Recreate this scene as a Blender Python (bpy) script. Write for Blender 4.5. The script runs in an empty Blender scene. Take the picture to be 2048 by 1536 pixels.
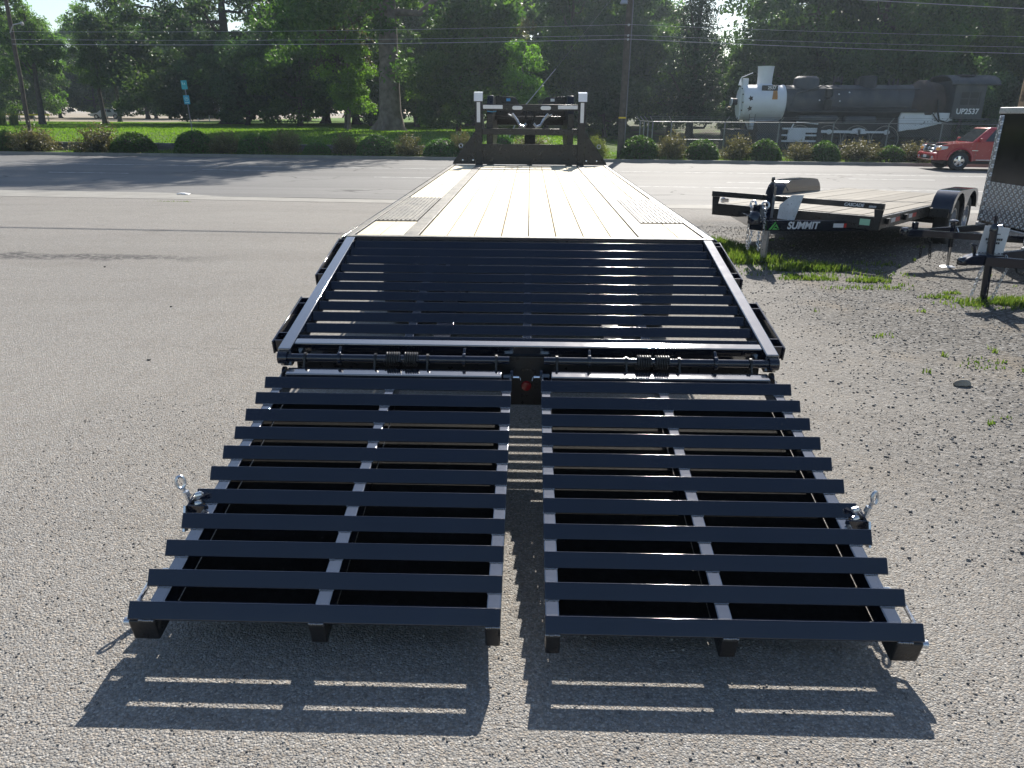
import bpy, math, random
import numpy as np
from mathutils import Vector, Matrix

R = math.radians
scene = bpy.context.scene
col = scene.collection

# ------------------------------------------------------------------ camera, sky, sun, exposure
CAM_H = 1.708
PITCH, YAW, ROLL = R(20.12), R(1.18), R(0.43)
cam_d = bpy.data.cameras.new('camera')
cam = bpy.data.objects.new('camera', cam_d)
col.objects.link(cam)
_f = Vector((-math.sin(YAW) * math.cos(PITCH), math.cos(YAW) * math.cos(PITCH), -math.sin(PITCH)))
_r = Vector((math.cos(YAW), math.sin(YAW), 0))
_u = _r.cross(_f)
_r2 = math.cos(ROLL) * _r + math.sin(ROLL) * _u
_u2 = -math.sin(ROLL) * _r + math.cos(ROLL) * _u
_m = Matrix((_r2, _u2, -_f)).transposed().to_4x4()
_m.translation = (0, 0, CAM_H)
cam.matrix_world = _m
cam_d.sensor_width = 36.0
cam_d.lens = 1479.0 / 2048.0 * 36.0
cam_d.clip_start = 0.05
cam_d.clip_end = 3000
scene.camera = cam

SUN_AZ, SUN_EL = R(11.67), R(38.4)          # azimuth measured from +Y towards +X
world = bpy.data.worlds.new('World')
scene.world = world
world.use_nodes = True
wn = world.node_tree.nodes
wl = world.node_tree.links
sky = wn.new('ShaderNodeTexSky')
sky.sky_type = 'NISHITA'
sky.sun_disc = False
sky.sun_elevation = SUN_EL
sky.sun_rotation = SUN_AZ
sky.air_density = 1.0
sky.dust_density = 0.6
sky.ozone_density = 1.0
wl.new(sky.outputs[0], wn['Background'].inputs[0])
wn['Background'].inputs[1].default_value = 0.088
sun_d = bpy.data.lights.new('sun', 'SUN')
sun_d.energy = 5.0
sun_d.angle = R(0.53)
sun_d.color = (1.0, 0.94, 0.85)
sun = bpy.data.objects.new('sun', sun_d)
col.objects.link(sun)
sd = Vector((math.sin(SUN_AZ) * math.cos(SUN_EL), math.cos(SUN_AZ) * math.cos(SUN_EL), math.sin(SUN_EL)))
sun.rotation_euler = sd.to_track_quat('Z', 'Y').to_euler()
sun.location = sd * 60
scene.view_settings.view_transform = 'Standard'
scene.view_settings.look = 'None'
scene.view_settings.gamma = 1.0
scene.view_settings.use_curve_mapping = False
scene.view_settings.exposure = 0.71
scene.cycles.max_bounces = 8
scene.cycles.transparent_max_bounces = 8

HAZE = 0.00048
# ------------------------------------------------------------------ helpers
def tag(o, label=None, cat=None, group=None, kind=None):
    if label: o['label'] = label
    if cat: o['category'] = cat
    if group: o['group'] = group
    if kind: o['kind'] = kind
    return o

def empty(name, loc=(0, 0, 0), rz=0.0, label=None, cat=None, group=None, parent=None):
    o = bpy.data.objects.new(name, None)
    o.empty_display_size = 0.2
    col.objects.link(o)
    o.location = loc
    o.rotation_euler = (0, 0, rz)
    o.parent = parent
    tag(o, label, cat, group)
    return o

class MB:
    def __init__(s, off=(0, 0, 0)):
        s.v = []; s.f = []; s.o = Vector(off)
    def _add(s, vs, fs):
        b = len(s.v)
        s.v += [Vector(p) - s.o for p in vs]
        s.f += [tuple(i + b for i in q) for q in fs]
        return s
    def box(s, c, d, rot=None):
        c = Vector(c); hx, hy, hz = d[0] / 2, d[1] / 2, d[2] / 2
        vs = [Vector((x, y, z)) for x in (-hx, hx) for y in (-hy, hy) for z in (-hz, hz)]
        if rot is not None: vs = [rot @ p for p in vs]
        return s._add([c + p for p in vs], [(0, 1, 3, 2), (4, 6, 7, 5), (0, 4, 5, 1), (2, 3, 7, 6), (0, 2, 6, 4), (1, 5, 7, 3)])
    def bb(s, x0, x1, y0, y1, z0, z1):
        return s.box(((x0 + x1) / 2, (y0 + y1) / 2, (z0 + z1) / 2), (x1 - x0, y1 - y0, z1 - z0))
    def bar(s, p0, p1, w, h, up=(0, 0, 1)):
        p0, p1 = Vector(p0), Vector(p1)
        t = (p1 - p0).normalized(); up = Vector(up)
        a = t.cross(up).normalized(); b = a.cross(t)
        vs = []
        for p in (p0, p1):
            for i, j in ((-1, -1), (1, -1), (1, 1), (-1, 1)):
                vs.append(p + a * i * w / 2 + b * j * h / 2)
        return s._add(vs, [(0, 1, 2, 3), (7, 6, 5, 4), (0, 4, 5, 1), (1, 5, 6, 2), (2, 6, 7, 3), (3, 7, 4, 0)])
    def tube(s, p0, p1, r, n=12, r1=None):
        return s.path([p0, p1], r, n, r1=r1)
    def path(s, pts, r, n=8, closed=False, r1=None, radii=None):
        pts = [Vector(p) for p in pts]; m = len(pts)
        vs, fs = [], []
        prev = None
        for i, p in enumerate(pts):
            if closed: t = (pts[(i + 1) % m] - pts[i - 1])
            else: t = pts[min(i + 1, m - 1)] - pts[max(i - 1, 0)]
            t.normalize()
            if prev is None:
                a = t.cross(Vector((0, 0, 1)))
                if a.length < 1e-3: a = t.cross(Vector((1, 0, 0)))
            else:
                a = prev - t * prev.dot(t)
            a.normalize(); prev = a; b = t.cross(a)
            rr = radii[i] if radii else (r if r1 is None else r + (r1 - r) * i / (m - 1))
            for k in range(n):
                g = 2 * math.pi * k / n
                vs.append(p + (a * math.cos(g) + b * math.sin(g)) * rr)
        rng = m if closed else m - 1
        for i in range(rng):
            j = (i + 1) % m
            for k in range(n):
                l = (k + 1) % n
                fs.append((i * n + k, i * n + l, j * n + l, j * n + k))
        if not closed:
            fs.append(tuple(range(n - 1, -1, -1))); fs.append(tuple((m - 1) * n + k for k in range(n)))
        return s._add(vs, fs)
    def prism(s, poly, axis, a0, a1):
        n = len(poly)
        def P(q, a):
            if axis == 'x': return (a, q[0], q[1])
            if axis == 'y': return (q[0], a, q[1])
            return (q[0], q[1], a)
        vs = [P(q, a0) for q in poly] + [P(q, a1) for q in poly]
        fs = [tuple(range(n - 1, -1, -1)), tuple(range(n, 2 * n))]
        for i in range(n):
            j = (i + 1) % n
            fs.append((i, j, n + j, n + i))
        return s._add(vs, fs)
    def lathe(s, prof, o, ax, n=24, a0=0.0, a1=2 * math.pi, ref=None):
        o, ax = Vector(o), Vector(ax).normalized()
        a = Vector(ref) if ref else ax.cross(Vector((0, 0, 1)))
        if a.length < 1e-3: a = Vector((1, 0, 0))
        a.normalize(); b = ax.cross(a)
        full = abs(a1 - a0 - 2 * math.pi) < 1e-6
        m = n if full else n + 1
        vs, fs = [], []
        for r, t in prof:
            for k in range(m):
                g = a0 + (a1 - a0) * k / n
                vs.append(o + ax * t + (a * math.cos(g) + b * math.sin(g)) * r)
        for i in range(len(prof) - 1):
            for k in range(n):
                l = (k + 1) % m
                fs.append((i * m + k, i * m + l, (i + 1) * m + l, (i + 1) * m + k))
        return s._add(vs, fs)
    def torus(s, c, ax, Rr, r, n=24, k=8, sx=1.0, sy=1.0, ref=None):
        c, ax = Vector(c), Vector(ax).normalized()
        a = Vector(ref) if ref else ax.cross(Vector((0, 0, 1)))
        if a.length < 1e-3: a = Vector((1, 0, 0))
        a.normalize(); b = ax.cross(a)
        return s.path([c + a * math.cos(2 * math.pi * i / n) * Rr * sx + b * math.sin(2 * math.pi * i / n) * Rr * sy for i in range(n)], r, k, closed=True)
    def helix(s, c, ax, Rr, r, turns, pitch, seg=12, k=6):
        c, ax = Vector(c), Vector(ax).normalized()
        a = ax.cross(Vector((0, 0, 1))).normalized(); b = ax.cross(a)
        pts = []
        for i in range(int(turns * seg) + 1):
            g = 2 * math.pi * i / seg
            pts.append(c + a * math.cos(g) * Rr + b * math.sin(g) * Rr + ax * (pitch * i / seg))
        return s.path(pts, r, k)
    def sheet(s, quad):
        return s._add(quad, [tuple(range(len(quad)))])
    def mesh(s, name, mat, smooth=35):
        me = bpy.data.meshes.new(name)
        me.from_pydata([tuple(p) for p in s.v], [], s.f)
        if mat is not None: me.materials.append(mat)
        import bmesh
        bm = bmesh.new(); bm.from_mesh(me)
        bmesh.ops.recalc_face_normals(bm, faces=bm.faces)
        bm.to_mesh(me); bm.free()
        if smooth:
            me.shade_smooth(); me.set_sharp_from_angle(angle=R(smooth))
        me.update()
        return me
    def build(s, name, mat, parent=None, smooth=35, bevel=0.0, seg=2, loc=None):
        o = bpy.data.objects.new(name, s.mesh(name, mat, smooth))
        col.objects.link(o)
        o.parent = parent
        if loc is not None: o.location = loc
        if bevel:
            b = o.modifiers.new('bevel', 'BEVEL'); b.width = bevel; b.segments = seg; b.limit_method = 'ANGLE'; b.angle_limit = R(40)
            b.harden_normals = False
        return o

def inst(o, loc=None, parent='same', rot=None, scale=None, name=None):
    c = o.copy(); col.objects.link(c)
    if name: c.name = name
    if parent != 'same': c.parent = parent
    if loc is not None: c.location = loc
    if rot is not None: c.rotation_euler = rot
    if scale is not None: c.scale = scale
    return c

def copy_tree(o, parent=None):
    c = o.copy(); col.objects.link(c); c.parent = parent
    for ch in list(o.children): copy_tree(ch, c)
    return c

def text(name, body, size, mat, parent, loc, rot, extrude=0.002, align='CENTER', shear=0.0, bold=0.0, sx=1.0):
    cu = bpy.data.curves.new(name, 'FONT')
    cu.body = body; cu.size = size; cu.align_x = align; cu.align_y = 'CENTER'; cu.extrude = extrude; cu.shear = shear; cu.offset = bold
    cu.materials.append(mat)
    t_ = bpy.data.objects.new(name, cu)
    me = bpy.data.meshes.new_from_object(t_)
    bpy.data.objects.remove(t_)
    me.name = name
    o = bpy.data.objects.new(name, me); col.objects.link(o); o['kind'] = 'stuff'
    o.parent = parent; o.location = loc; o.rotation_euler = rot; o.scale = (sx, 1, 1)
    return o

# ------------------------------------------------------------------ materials
def nt(name):
    m = bpy.data.materials.new(name); m.use_nodes = True
    n = m.node_tree.nodes; l = m.node_tree.links
    return m, n, l, n['Principled BSDF']

def noise(n, l, vec, scale, detail=4, rough=0.55, dist=0.0):
    t = n.new('ShaderNodeTexNoise'); t.inputs['Scale'].default_value = scale
    t.inputs['Detail'].default_value = detail; t.inputs['Roughness'].default_value = rough; t.inputs['Distortion'].default_value = dist
    if vec is not None: l.new(vec, t.inputs['Vector'])
    return t.outputs['Fac']

def ramp(n, l, fac, stops):
    r = n.new('ShaderNodeValToRGB'); l.new(fac, r.inputs['Fac'])
    e = r.color_ramp.elements
    while len(e) < len(stops): e.new(0.5)
    for i, (p, c) in enumerate(stops):
        e[i].position = p; e[i].color = (c[0], c[1], c[2], 1) if not isinstance(c, (int, float)) else (c, c, c, 1)
    return r.outputs['Color']

def mix(n, l, fac, a, b, mode='MIX'):
    m = n.new('ShaderNodeMix'); m.data_type = 'RGBA'; m.blend_type = mode
    if isinstance(fac, (int, float)): m.inputs[0].default_value = fac
    else: l.new(fac, m.inputs[0])
    for s, i in ((a, 6), (b, 7)):
        if isinstance(s, (tuple, list)): m.inputs[i].default_value = (s[0], s[1], s[2], 1)
        else: l.new(s, m.inputs[i])
    return m.outputs[2]

def math_n(n, l, op, a, b=0.0, c=0.0, clamp=False):
    m = n.new('ShaderNodeMath'); m.operation = op; m.use_clamp = clamp
    for i, s in enumerate((a, b, c)):
        if isinstance(s, (int, float)): m.inputs[i].default_value = s
        else: l.new(s, m.inputs[i])
    return m.outputs[0]

def mapr(n, l, v, a, b, c=0.0, d=1.0):
    m = n.new('ShaderNodeMapRange'); l.new(v, m.inputs[0])
    for i, s in enumerate((a, b, c, d)): m.inputs[i + 1].default_value = s
    return m.outputs[0]

def bumpn(n, l, h, strength, dist, bsdf, prev=None):
    b = n.new('ShaderNodeBump'); b.inputs['Strength'].default_value = strength; b.inputs['Distance'].default_value = dist
    l.new(h, b.inputs['Height'])
    if prev: l.new(prev, b.inputs['Normal'])
    if bsdf: l.new(b.outputs[0], bsdf.inputs['Normal'])
    return b.outputs[0]

def objco(n): return n.new('ShaderNodeTexCoord').outputs['Object']
def wpos(n): return n.new('ShaderNodeNewGeometry').outputs['Position']

def M(name, c, rough=0.5, metal=0.0, var=0.15, vscale=6.0, bump=0.0, bscale=60.0, coat=0.0, rvar=0.12, rnd=0.0, dirt=None, dscale=3.0, dlo=.55, dhi=.75, ior=1.5, cior=1.5, spec=.5):
    m, n, l, b = nt(name)
    co = objco(n)
    f = noise(n, l, co, vscale, 5)
    c0 = tuple(x * (1 - var) for x in c); c1 = tuple(min(1, x * (1 + var)) for x in c)
    cc = ramp(n, l, f, [(0.3, c0), (0.7, c1)])
    if dirt:
        d = noise(n, l, co, dscale, 6, .65)
        cc = mix(n, l, mapr(n, l, d, dlo, dhi), cc, dirt)
    if rnd:
        oi = n.new('ShaderNodeObjectInfo')
        h = n.new('ShaderNodeHueSaturation'); l.new(cc, h.inputs['Color'])
        l.new(mapr(n, l, oi.outputs['Random'], 0, 1, 1 - rnd, 1 + rnd), h.inputs['Value'])
        cc = h.outputs[0]
    l.new(cc, b.inputs['Base Color'])
    f2 = noise(n, l, co, vscale * 4, 4)
    l.new(mapr(n, l, f2, .3, .7, max(.02, rough - rvar), min(1, rough + rvar)), b.inputs['Roughness'])
    b.inputs['Metallic'].default_value = metal; b.inputs['IOR'].default_value = ior; b.inputs['Specular IOR Level'].default_value = spec
    if coat: b.inputs['Coat Weight'].default_value = coat; b.inputs['Coat Roughness'].default_value = .06; b.inputs['Coat IOR'].default_value = cior
    if bump: bumpn(n, l, noise(n, l, co, bscale, 3), bump, .01, b)
    return m

MAT = {}
MAT['steel'] = M('black_gloss_paint', (.0045, .0078, .020), .11, 0, .2, 4, bump=.035, bscale=120, rvar=.06, coat=.5, ior=1.5, dirt=(.020, .021, .024), dscale=1.7, dlo=.5, dhi=.85)
MAT['steel_rail'] = M('black_gloss_paint_boosted', (.0045, .007, .015), .10, 0, .2, 4, bump=.03, bscale=160, rvar=.03, coat=1.0, ior=2.0, cior=2.5)  # same black paint, IOR raised to imitate a brighter sky reflection on rails
MAT['steel_rough'] = M('black_satin_paint', (.014, .014, .015), .34, 0, .25, 7, bump=.12, bscale=90, dirt=(.06, .055, .05), dscale=5, dlo=.6, dhi=.85)
MAT['speck'] = M('matt_black_panel', (.008, .008, .008), .62, 0, .5, 40, bump=.3, bscale=130, rvar=.08, dirt=(.035, .032, .03), dscale=60, dlo=.62, dhi=.72, spec=.03)
MAT['galv'] = M('zinc_plated_steel', (.62, .64, .67), .3, .9, .15, 20)
MAT['chrome'] = M('bright_metal', (.75, .75, .76), .12, 1.0, .05, 10, rvar=.05)
MAT['rubber'] = M('tyre_rubber', (.022, .022, .023), .75, 0, .25, 8, bump=.2, bscale=40)
MAT['white'] = M('white_paint', (.75, .76, .77), .4, 0, .06, 5, dirt=(.45, .42, .38), dscale=4, dlo=.6, dhi=.8)
MAT['tapewhite'] = M('white_reflective_tape', (.72, .73, .75), .35, 0, .05, 30)
MAT['tapered'] = M('red_reflective_tape', (.55, .03, .025), .35, 0, .08, 30)
MAT['redlens'] = M('red_lamp_lens', (.30, .008, .01), .15, 0, .1, 30, coat=.5)
MAT['amber'] = M('amber_lens', (.8, .32, .04), .2, 0, .1, 30, coat=.5)
MAT['yellow'] = M('yellow_sticker', (.75, .55, .03), .45, 0, .06, 20)
MAT['green'] = M('green_sticker', (.10, .48, .09), .45, 0, .05, 20)
MAT['palegreen'] = M('pale_green_label', (.35, .62, .42), .5, 0, .05, 20)
MAT['blue'] = M('blue_label', (.10, .35, .65), .45, 0, .05, 20)
MAT['paper'] = M('white_paper', (.78, .78, .77), .7, 0, .04, 8)
MAT['ink'] = M('black_ink', (.03, .03, .03), .6, 0, .05, 8)
MAT['tube_grey'] = M('grey_jack_tube', (.42, .42, .43), .35, .6, .15, 10)

def wood_mat(name, base, dark, rnd, spec=.4):
    m, n, l, b = nt(name)
    co = objco(n)
    mp = n.new('ShaderNodeMapping'); mp.inputs['Scale'].default_value = (14, .55, 14); l.new(co, mp.inputs['Vector'])
    oi = n.new('ShaderNodeObjectInfo')
    ad = n.new('ShaderNodeVectorMath'); ad.operation = 'ADD'; l.new(mp.outputs[0], ad.inputs[0])
    cb = n.new('ShaderNodeCombineXYZ'); l.new(math_n(n, l, 'MULTIPLY', oi.outputs['Random'], 57.0), cb.inputs[0]); l.new(math_n(n, l, 'MULTIPLY', oi.outputs['Random'], 31.0), cb.inputs[1])
    l.new(cb.outputs[0], ad.inputs[1])
    f = noise(n, l, ad.outputs[0], 2.2, 6, .6, .6)
    g = noise(n, l, ad.outputs[0], 9, 3, .5)
    cc = ramp(n, l, f, [(.28, dark), (.5, base), (.75, tuple(min(1, x * 1.12) for x in base))])
    cc = mix(n, l, math_n(n, l, 'MULTIPLY', g, .35), cc, tuple(x * .72 for x in base))
    k = n.new('ShaderNodeTexVoronoi'); k.inputs['Scale'].default_value = 1.0
    mk = n.new('ShaderNodeMapping'); mk.inputs['Scale'].default_value = (5, 1.1, 5); l.new(co, mk.inputs['Vector']); l.new(mk.outputs[0], k.inputs['Vector'])
    cc = mix(n, l, mapr(n, l, k.outputs['Distance'], .05, .11, .75, 0), cc, tuple(x * .4 for x in dark))
    h = n.new('ShaderNodeHueSaturation'); l.new(cc, h.inputs['Color'])
    l.new(mapr(n, l, oi.outputs['Random'], 0, 1, 1 - rnd, 1 + rnd), h.inputs['Value'])
    l.new(h.outputs[0], b.inputs['Base Color'])
    b.inputs['Roughness'].default_value = .6; b.inputs['Specular IOR Level'].default_value = spec
    bumpn(n, l, f, .25, .004, b)
    return m
MAT['wood'] = wood_mat('fresh_pine_planks', (.72, .63, .45), (.60, .47, .26), .10)
MAT['oldwood'] = wood_mat('weathered_planks', (.225, .205, .172), (.145, .125, .10), .16, .12)
MAT['polewood'] = M('creosoted_pole_wood', (.085, .07, .056), .8, 0, .35, 5, bump=.6, bscale=25)
MAT['polewood2'] = M('tan_pole_wood', (.34, .23, .13), .8, 0, .4, 4, bump=.7, bscale=22, dirt=(.10, .07, .045), dscale=3, dlo=.5, dhi=.62)

# diamond tread plate: crossed raised lozenges
def tread_mat():
    m, n, l, b = nt('diamond_tread_plate')
    co = n.new('ShaderNodeTexCoord').outputs['Object']
    sx = n.new('ShaderNodeSeparateXYZ'); l.new(co, sx.inputs[0])
    u = math_n(n, l, 'ADD', sx.outputs[0], sx.outputs[1]); v = sx.outputs[2]
    def loz(sgn, ph):
        a = math_n(n, l, 'ADD', u, math_n(n, l, 'MULTIPLY', v, sgn)); c = math_n(n, l, 'SUBTRACT', u, math_n(n, l, 'MULTIPLY', v, sgn))
        a = math_n(n, l, 'SINE', math_n(n, l, 'MULTIPLY_ADD', a, 62.0, ph)); c = math_n(n, l, 'SINE', math_n(n, l, 'MULTIPLY_ADD', c, 124.0, ph))
        return math_n(n, l, 'MULTIPLY', math_n(n, l, 'MAXIMUM', a, 0.0), math_n(n, l, 'MAXIMUM', c, 0.0))
    h = math_n(n, l, 'MAXIMUM', loz(1.0, 0), loz(-1.0, 1.57))
    bumpn(n, l, h, .9, .006, b)
    l.new(ramp(n, l, h, [(.05, (.30, .31, .325)), (.35, (.82, .83, .84))]), b.inputs['Base Color']); b.inputs['Metallic'].default_value = .8; b.inputs['Roughness'].default_value = .28  # pale lozenges on darker sheet: reflected contrast put into the base colour
    return m
MAT['tread'] = tread_mat()

# leaves: reflect on both sides and let some light through
def leaf_mat(name, c_dark, c_mid, c_light, trans=.45, rough=.5, tcol=None):
    m, n, l, b = nt(name)
    at = n.new('ShaderNodeAttribute'); at.attribute_name = 'tint'
    f = noise(n, l, objco(n), .35, 3)
    s = math_n(n, l, 'ADD', math_n(n, l, 'MULTIPLY', at.outputs['Fac'], .55), math_n(n, l, 'MULTIPLY', f, .45))
    cc = ramp(n, l, s, [(.22, c_dark), (.5, c_mid), (.78, c_light)])
    oi = n.new('ShaderNodeObjectInfo')
    h = n.new('ShaderNodeHueSaturation'); l.new(cc, h.inputs['Color'])
    l.new(mapr(n, l, oi.outputs['Random'], 0, 1, .82, 1.2), h.inputs['Value'])
    l.new(mapr(n, l, oi.outputs['Random'], 0, 1, .485, .515), h.inputs['Hue'])
    l.new(h.outputs[0], b.inputs['Base Color'])
    b.inputs['Roughness'].default_value = rough
    b.inputs['Specular IOR Level'].default_value = .35
    t = n.new('ShaderNodeBsdfTranslucent')
    tc = mix(n, l, 1.0, h.outputs[0], tcol or (1.5, 1.75, .6), 'MULTIPLY')
    l.new(tc, t.inputs['Color'])
    ms = n.new('ShaderNodeMixShader'); ms.inputs[0].default_value = trans
    l.new(b.outputs[0], ms.inputs[1]); l.new(t.outputs[0], ms.inputs[2])
    l.new(ms.outputs[0], n['Material Output'].inputs['Surface'])
    return m
MAT['leaf'] = leaf_mat('broad_leaves', (.036, .070, .022), (.060, .112, .032), (.105, .165, .045), .52)
MAT['leaf_blue'] = leaf_mat('bluish_leaves', (.032, .062, .036), (.052, .094, .050), (.085, .135, .064), .5)
MAT['leaf_light'] = leaf_mat('light_green_leaves', (.070, .120, .024), (.105, .18, .034), (.16, .25, .05), .6)
MAT['leaf_brown'] = leaf_mat('olive_brown_leaves', (.050, .058, .024), (.085, .090, .040), (.13, .13, .062), .4, tcol=(1.4, 1.45, .8))
MAT['needle'] = leaf_mat('dark_needles', (.016, .034, .018), (.026, .05, .026), (.045, .072, .036), .2)
MAT['box'] = leaf_mat('clipped_box_leaves', (.040, .085, .024), (.062, .125, .034), (.095, .17, .045), .45)
MAT['shrub_brown'] = leaf_mat('brown_tipped_leaves', (.050, .058, .022), (.115, .108, .045), (.20, .17, .085), .4, tcol=(1.3, 1.3, .7))
MAT['shrub_yellow'] = leaf_mat('yellow_green_leaves', (.10, .12, .03), (.16, .19, .05), (.22, .24, .08), .4)
MAT['grass'] = leaf_mat('grass_blades', (.055, .085, .022), (.085, .125, .036), (.17, .19, .075), .45)
MAT['lawnblade'] = leaf_mat('mown_grass_blades', (.080, .135, .022), (.110, .175, .030), (.16, .225, .048), .5)
MAT['bark'] = M('grey_brown_bark', (.15, .125, .105), .9, 0, .4, 3, bump=1.0, bscale=9)
MAT['bark_dark'] = M('dark_bark', (.075, .06, .05), .9, 0, .4, 4, bump=.9, bscale=10)
MAT['twig'] = M('shrub_twigs', (.11, .08, .055), .9, 0, .3, 9)
# ------------------------------------------------------------------ ground
def sstep(a, b, x):
    t = min(1, max(0, (x - a) / (b - a))); return t * t * (3 - 2 * t)
def gnd(y):
    if y < 9: return 0.0
    if y < 11: return -0.035 * (y - 9) ** 2 / 4
    if y < 23: return -0.035 * (y - 10)
    return -0.455
SL = 0.07                                   # the road runs slightly askew: its line is y + SL*x = const
def line(yr, x): return yr - SL * x
def far_z(x, yr):
    left = -0.34 + 0.30 * sstep(39.6, 39.85, yr) + 0.5 * sstep(39.9, 47.0, yr)
    right = -0.36 + 0.12 * sstep(40.0, 52.0, yr) + 0.6 * sstep(56, 75, yr)
    k = sstep(0.0, 6.0, x)
    return left * (1 - k) + right * k

def asphalt_mat():
    m, n, l, b = nt('chip_seal_lot')
    P = wpos(n)
    sx = n.new('ShaderNodeSeparateXYZ'); l.new(P, sx.inputs[0])
    v = n.new('ShaderNodeTexVoronoi'); v.inputs['Scale'].default_value = 135; l.new(P, v.inputs['Vector'])
    v2 = n.new('ShaderNodeTexVoronoi'); v2.inputs['Scale'].default_value = 34; l.new(P, v2.inputs['Vector'])
    fine = noise(n, l, P, 240, 3, .6)
    big = noise(n, l, P, .32, 5, .6)
    mid = noise(n, l, P, 2.3, 5, .65)
    cell = n.new('ShaderNodeSeparateColor'); l.new(v.outputs['Color'], cell.inputs[0])
    stone = ramp(n, l, cell.outputs[0], [(.03, (.21, .202, .19)), (.45, (.292, .283, .265)), (.8, (.342, .332, .311)), (.97, (.45, .438, .413))])
    tint = ramp(n, l, cell.outputs[1], [(.4, (1, 1, 1)), (.9, (1.06, .97, .88))])
    stone = mix(n, l, 1.0, stone, tint, 'MULTIPLY')
    # dark binder between the chips
    gap = mapr(n, l, v.outputs['Distance'], .30, .62)
    gap = math_n(n, l, 'MULTIPLY', gap, mapr(n, l, fine, .35, .6))
    c = mix(n, l, math_n(n, l, 'MULTIPLY', gap, .38), stone, (.11, .103, .095))
    # gravelly side to the right: looser, greyer and dirtier
    edge = math_n(n, l, 'ADD', sx.outputs[0], math_n(n, l, 'MULTIPLY', math_n(n, l, 'SUBTRACT', big, .5), 3.0))
    gm = math_n(n, l, 'MULTIPLY', mapr(n, l, edge, 1.5, 3.2), mapr(n, l, sx.outputs[1], 15.5, 13.5))
    cell2 = n.new('ShaderNodeSeparateColor'); l.new(v2.outputs['Color'], cell2.inputs[0])
    grav = ramp(n, l, cell2.outputs[0], [(.05, (.12, .117, .112)), (.5, (.20, .192, .178)), (.9, (.30, .29, .275))])
    grav = mix(n, l, mapr(n, l, v2.outputs['Distance'], .3, .65), grav, (.10, .093, .083))
    dirt = mapr(n, l, noise(n, l, P, .9, 5, .7), .52, .66)
    grav = mix(n, l, math_n(n, l, 'MULTIPLY', dirt, .6), grav, (.22, .18, .13))
    c = mix(n, l, gm, c, grav)
    # large soft stains and tar-dark areas, worn light tracks
    c = mix(n, l, mapr(n, l, big, .35, .7, 0, .35), c, mix(n, l, 1.0, c, (.72, .72, .74), 'MULTIPLY'))
    c = mix(n, l, mapr(n, l, mid, .5, .75, 0, .3), c, mix(n, l, 1.0, c, (.75, .73, .70), 'MULTIPLY'))
    mp = n.new('ShaderNodeMapping'); mp.inputs['Rotation'].default_value = (0, 0, .65); mp.inputs['Scale'].default_value = (.12, .9, 1); l.new(P, mp.inputs['Vector'])
    trk = noise(n, l, mp.outputs[0], 1.0, 5, .6, .4)
    c = mix(n, l, mapr(n, l, trk, .48, .66, 0, .38), c, mix(n, l, 1.0, c, (.74, .73, .72), 'MULTIPLY'))
    c = mix(n, l, mapr(n, l, noise(n, l, P, .75, 3, .5), .66, .74, 0, .4), c, mix(n, l, 1.0, c, (.62, .60, .58), 'MULTIPLY'))
    # ragged dark strip of broken seal on the far left
    yy = math_n(n, l, 'ADD', sx.outputs[1], math_n(n, l, 'MULTIPLY', noise(n, l, P, 1.3, 4), .9))
    strip = math_n(n, l, 'MULTIPLY', mapr(n, l, math_n(n, l, 'ABSOLUTE', math_n(n, l, 'SUBTRACT', yy, 9.45)), .10, .24, 1, 0), mapr(n, l, sx.outputs[0], -3.6, -4.8))
    c = mix(n, l, math_n(n, l, 'MULTIPLY', strip, mapr(n, l, noise(n, l, P, 14, 3), .35, .55)), c, (.085, .08, .078))
    l.new(c, b.inputs['Base Color'])
    b.inputs['Roughness'].default_value = .8
    b.inputs['Specular IOR Level'].default_value = .3
    h = math_n(n, l, 'SUBTRACT', 1.0, v.outputs['Distance'])
    h = math_n(n, l, 'MULTIPLY_ADD', cell.outputs[2], .7, h)
    h2 = math_n(n, l, 'MULTIPLY', math_n(n, l, 'SUBTRACT', 1.0, v2.outputs['Distance']), math_n(n, l, 'MULTIPLY_ADD', gm, 2.2, .3))
    h = math_n(n, l, 'ADD', h, h2)
    h = math_n(n, l, 'MULTIPLY_ADD', fine, .35, h)
    bumpn(n, l, h, .9, .0065, b)
    return m
MAT['lot'] = asphalt_mat()

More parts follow.
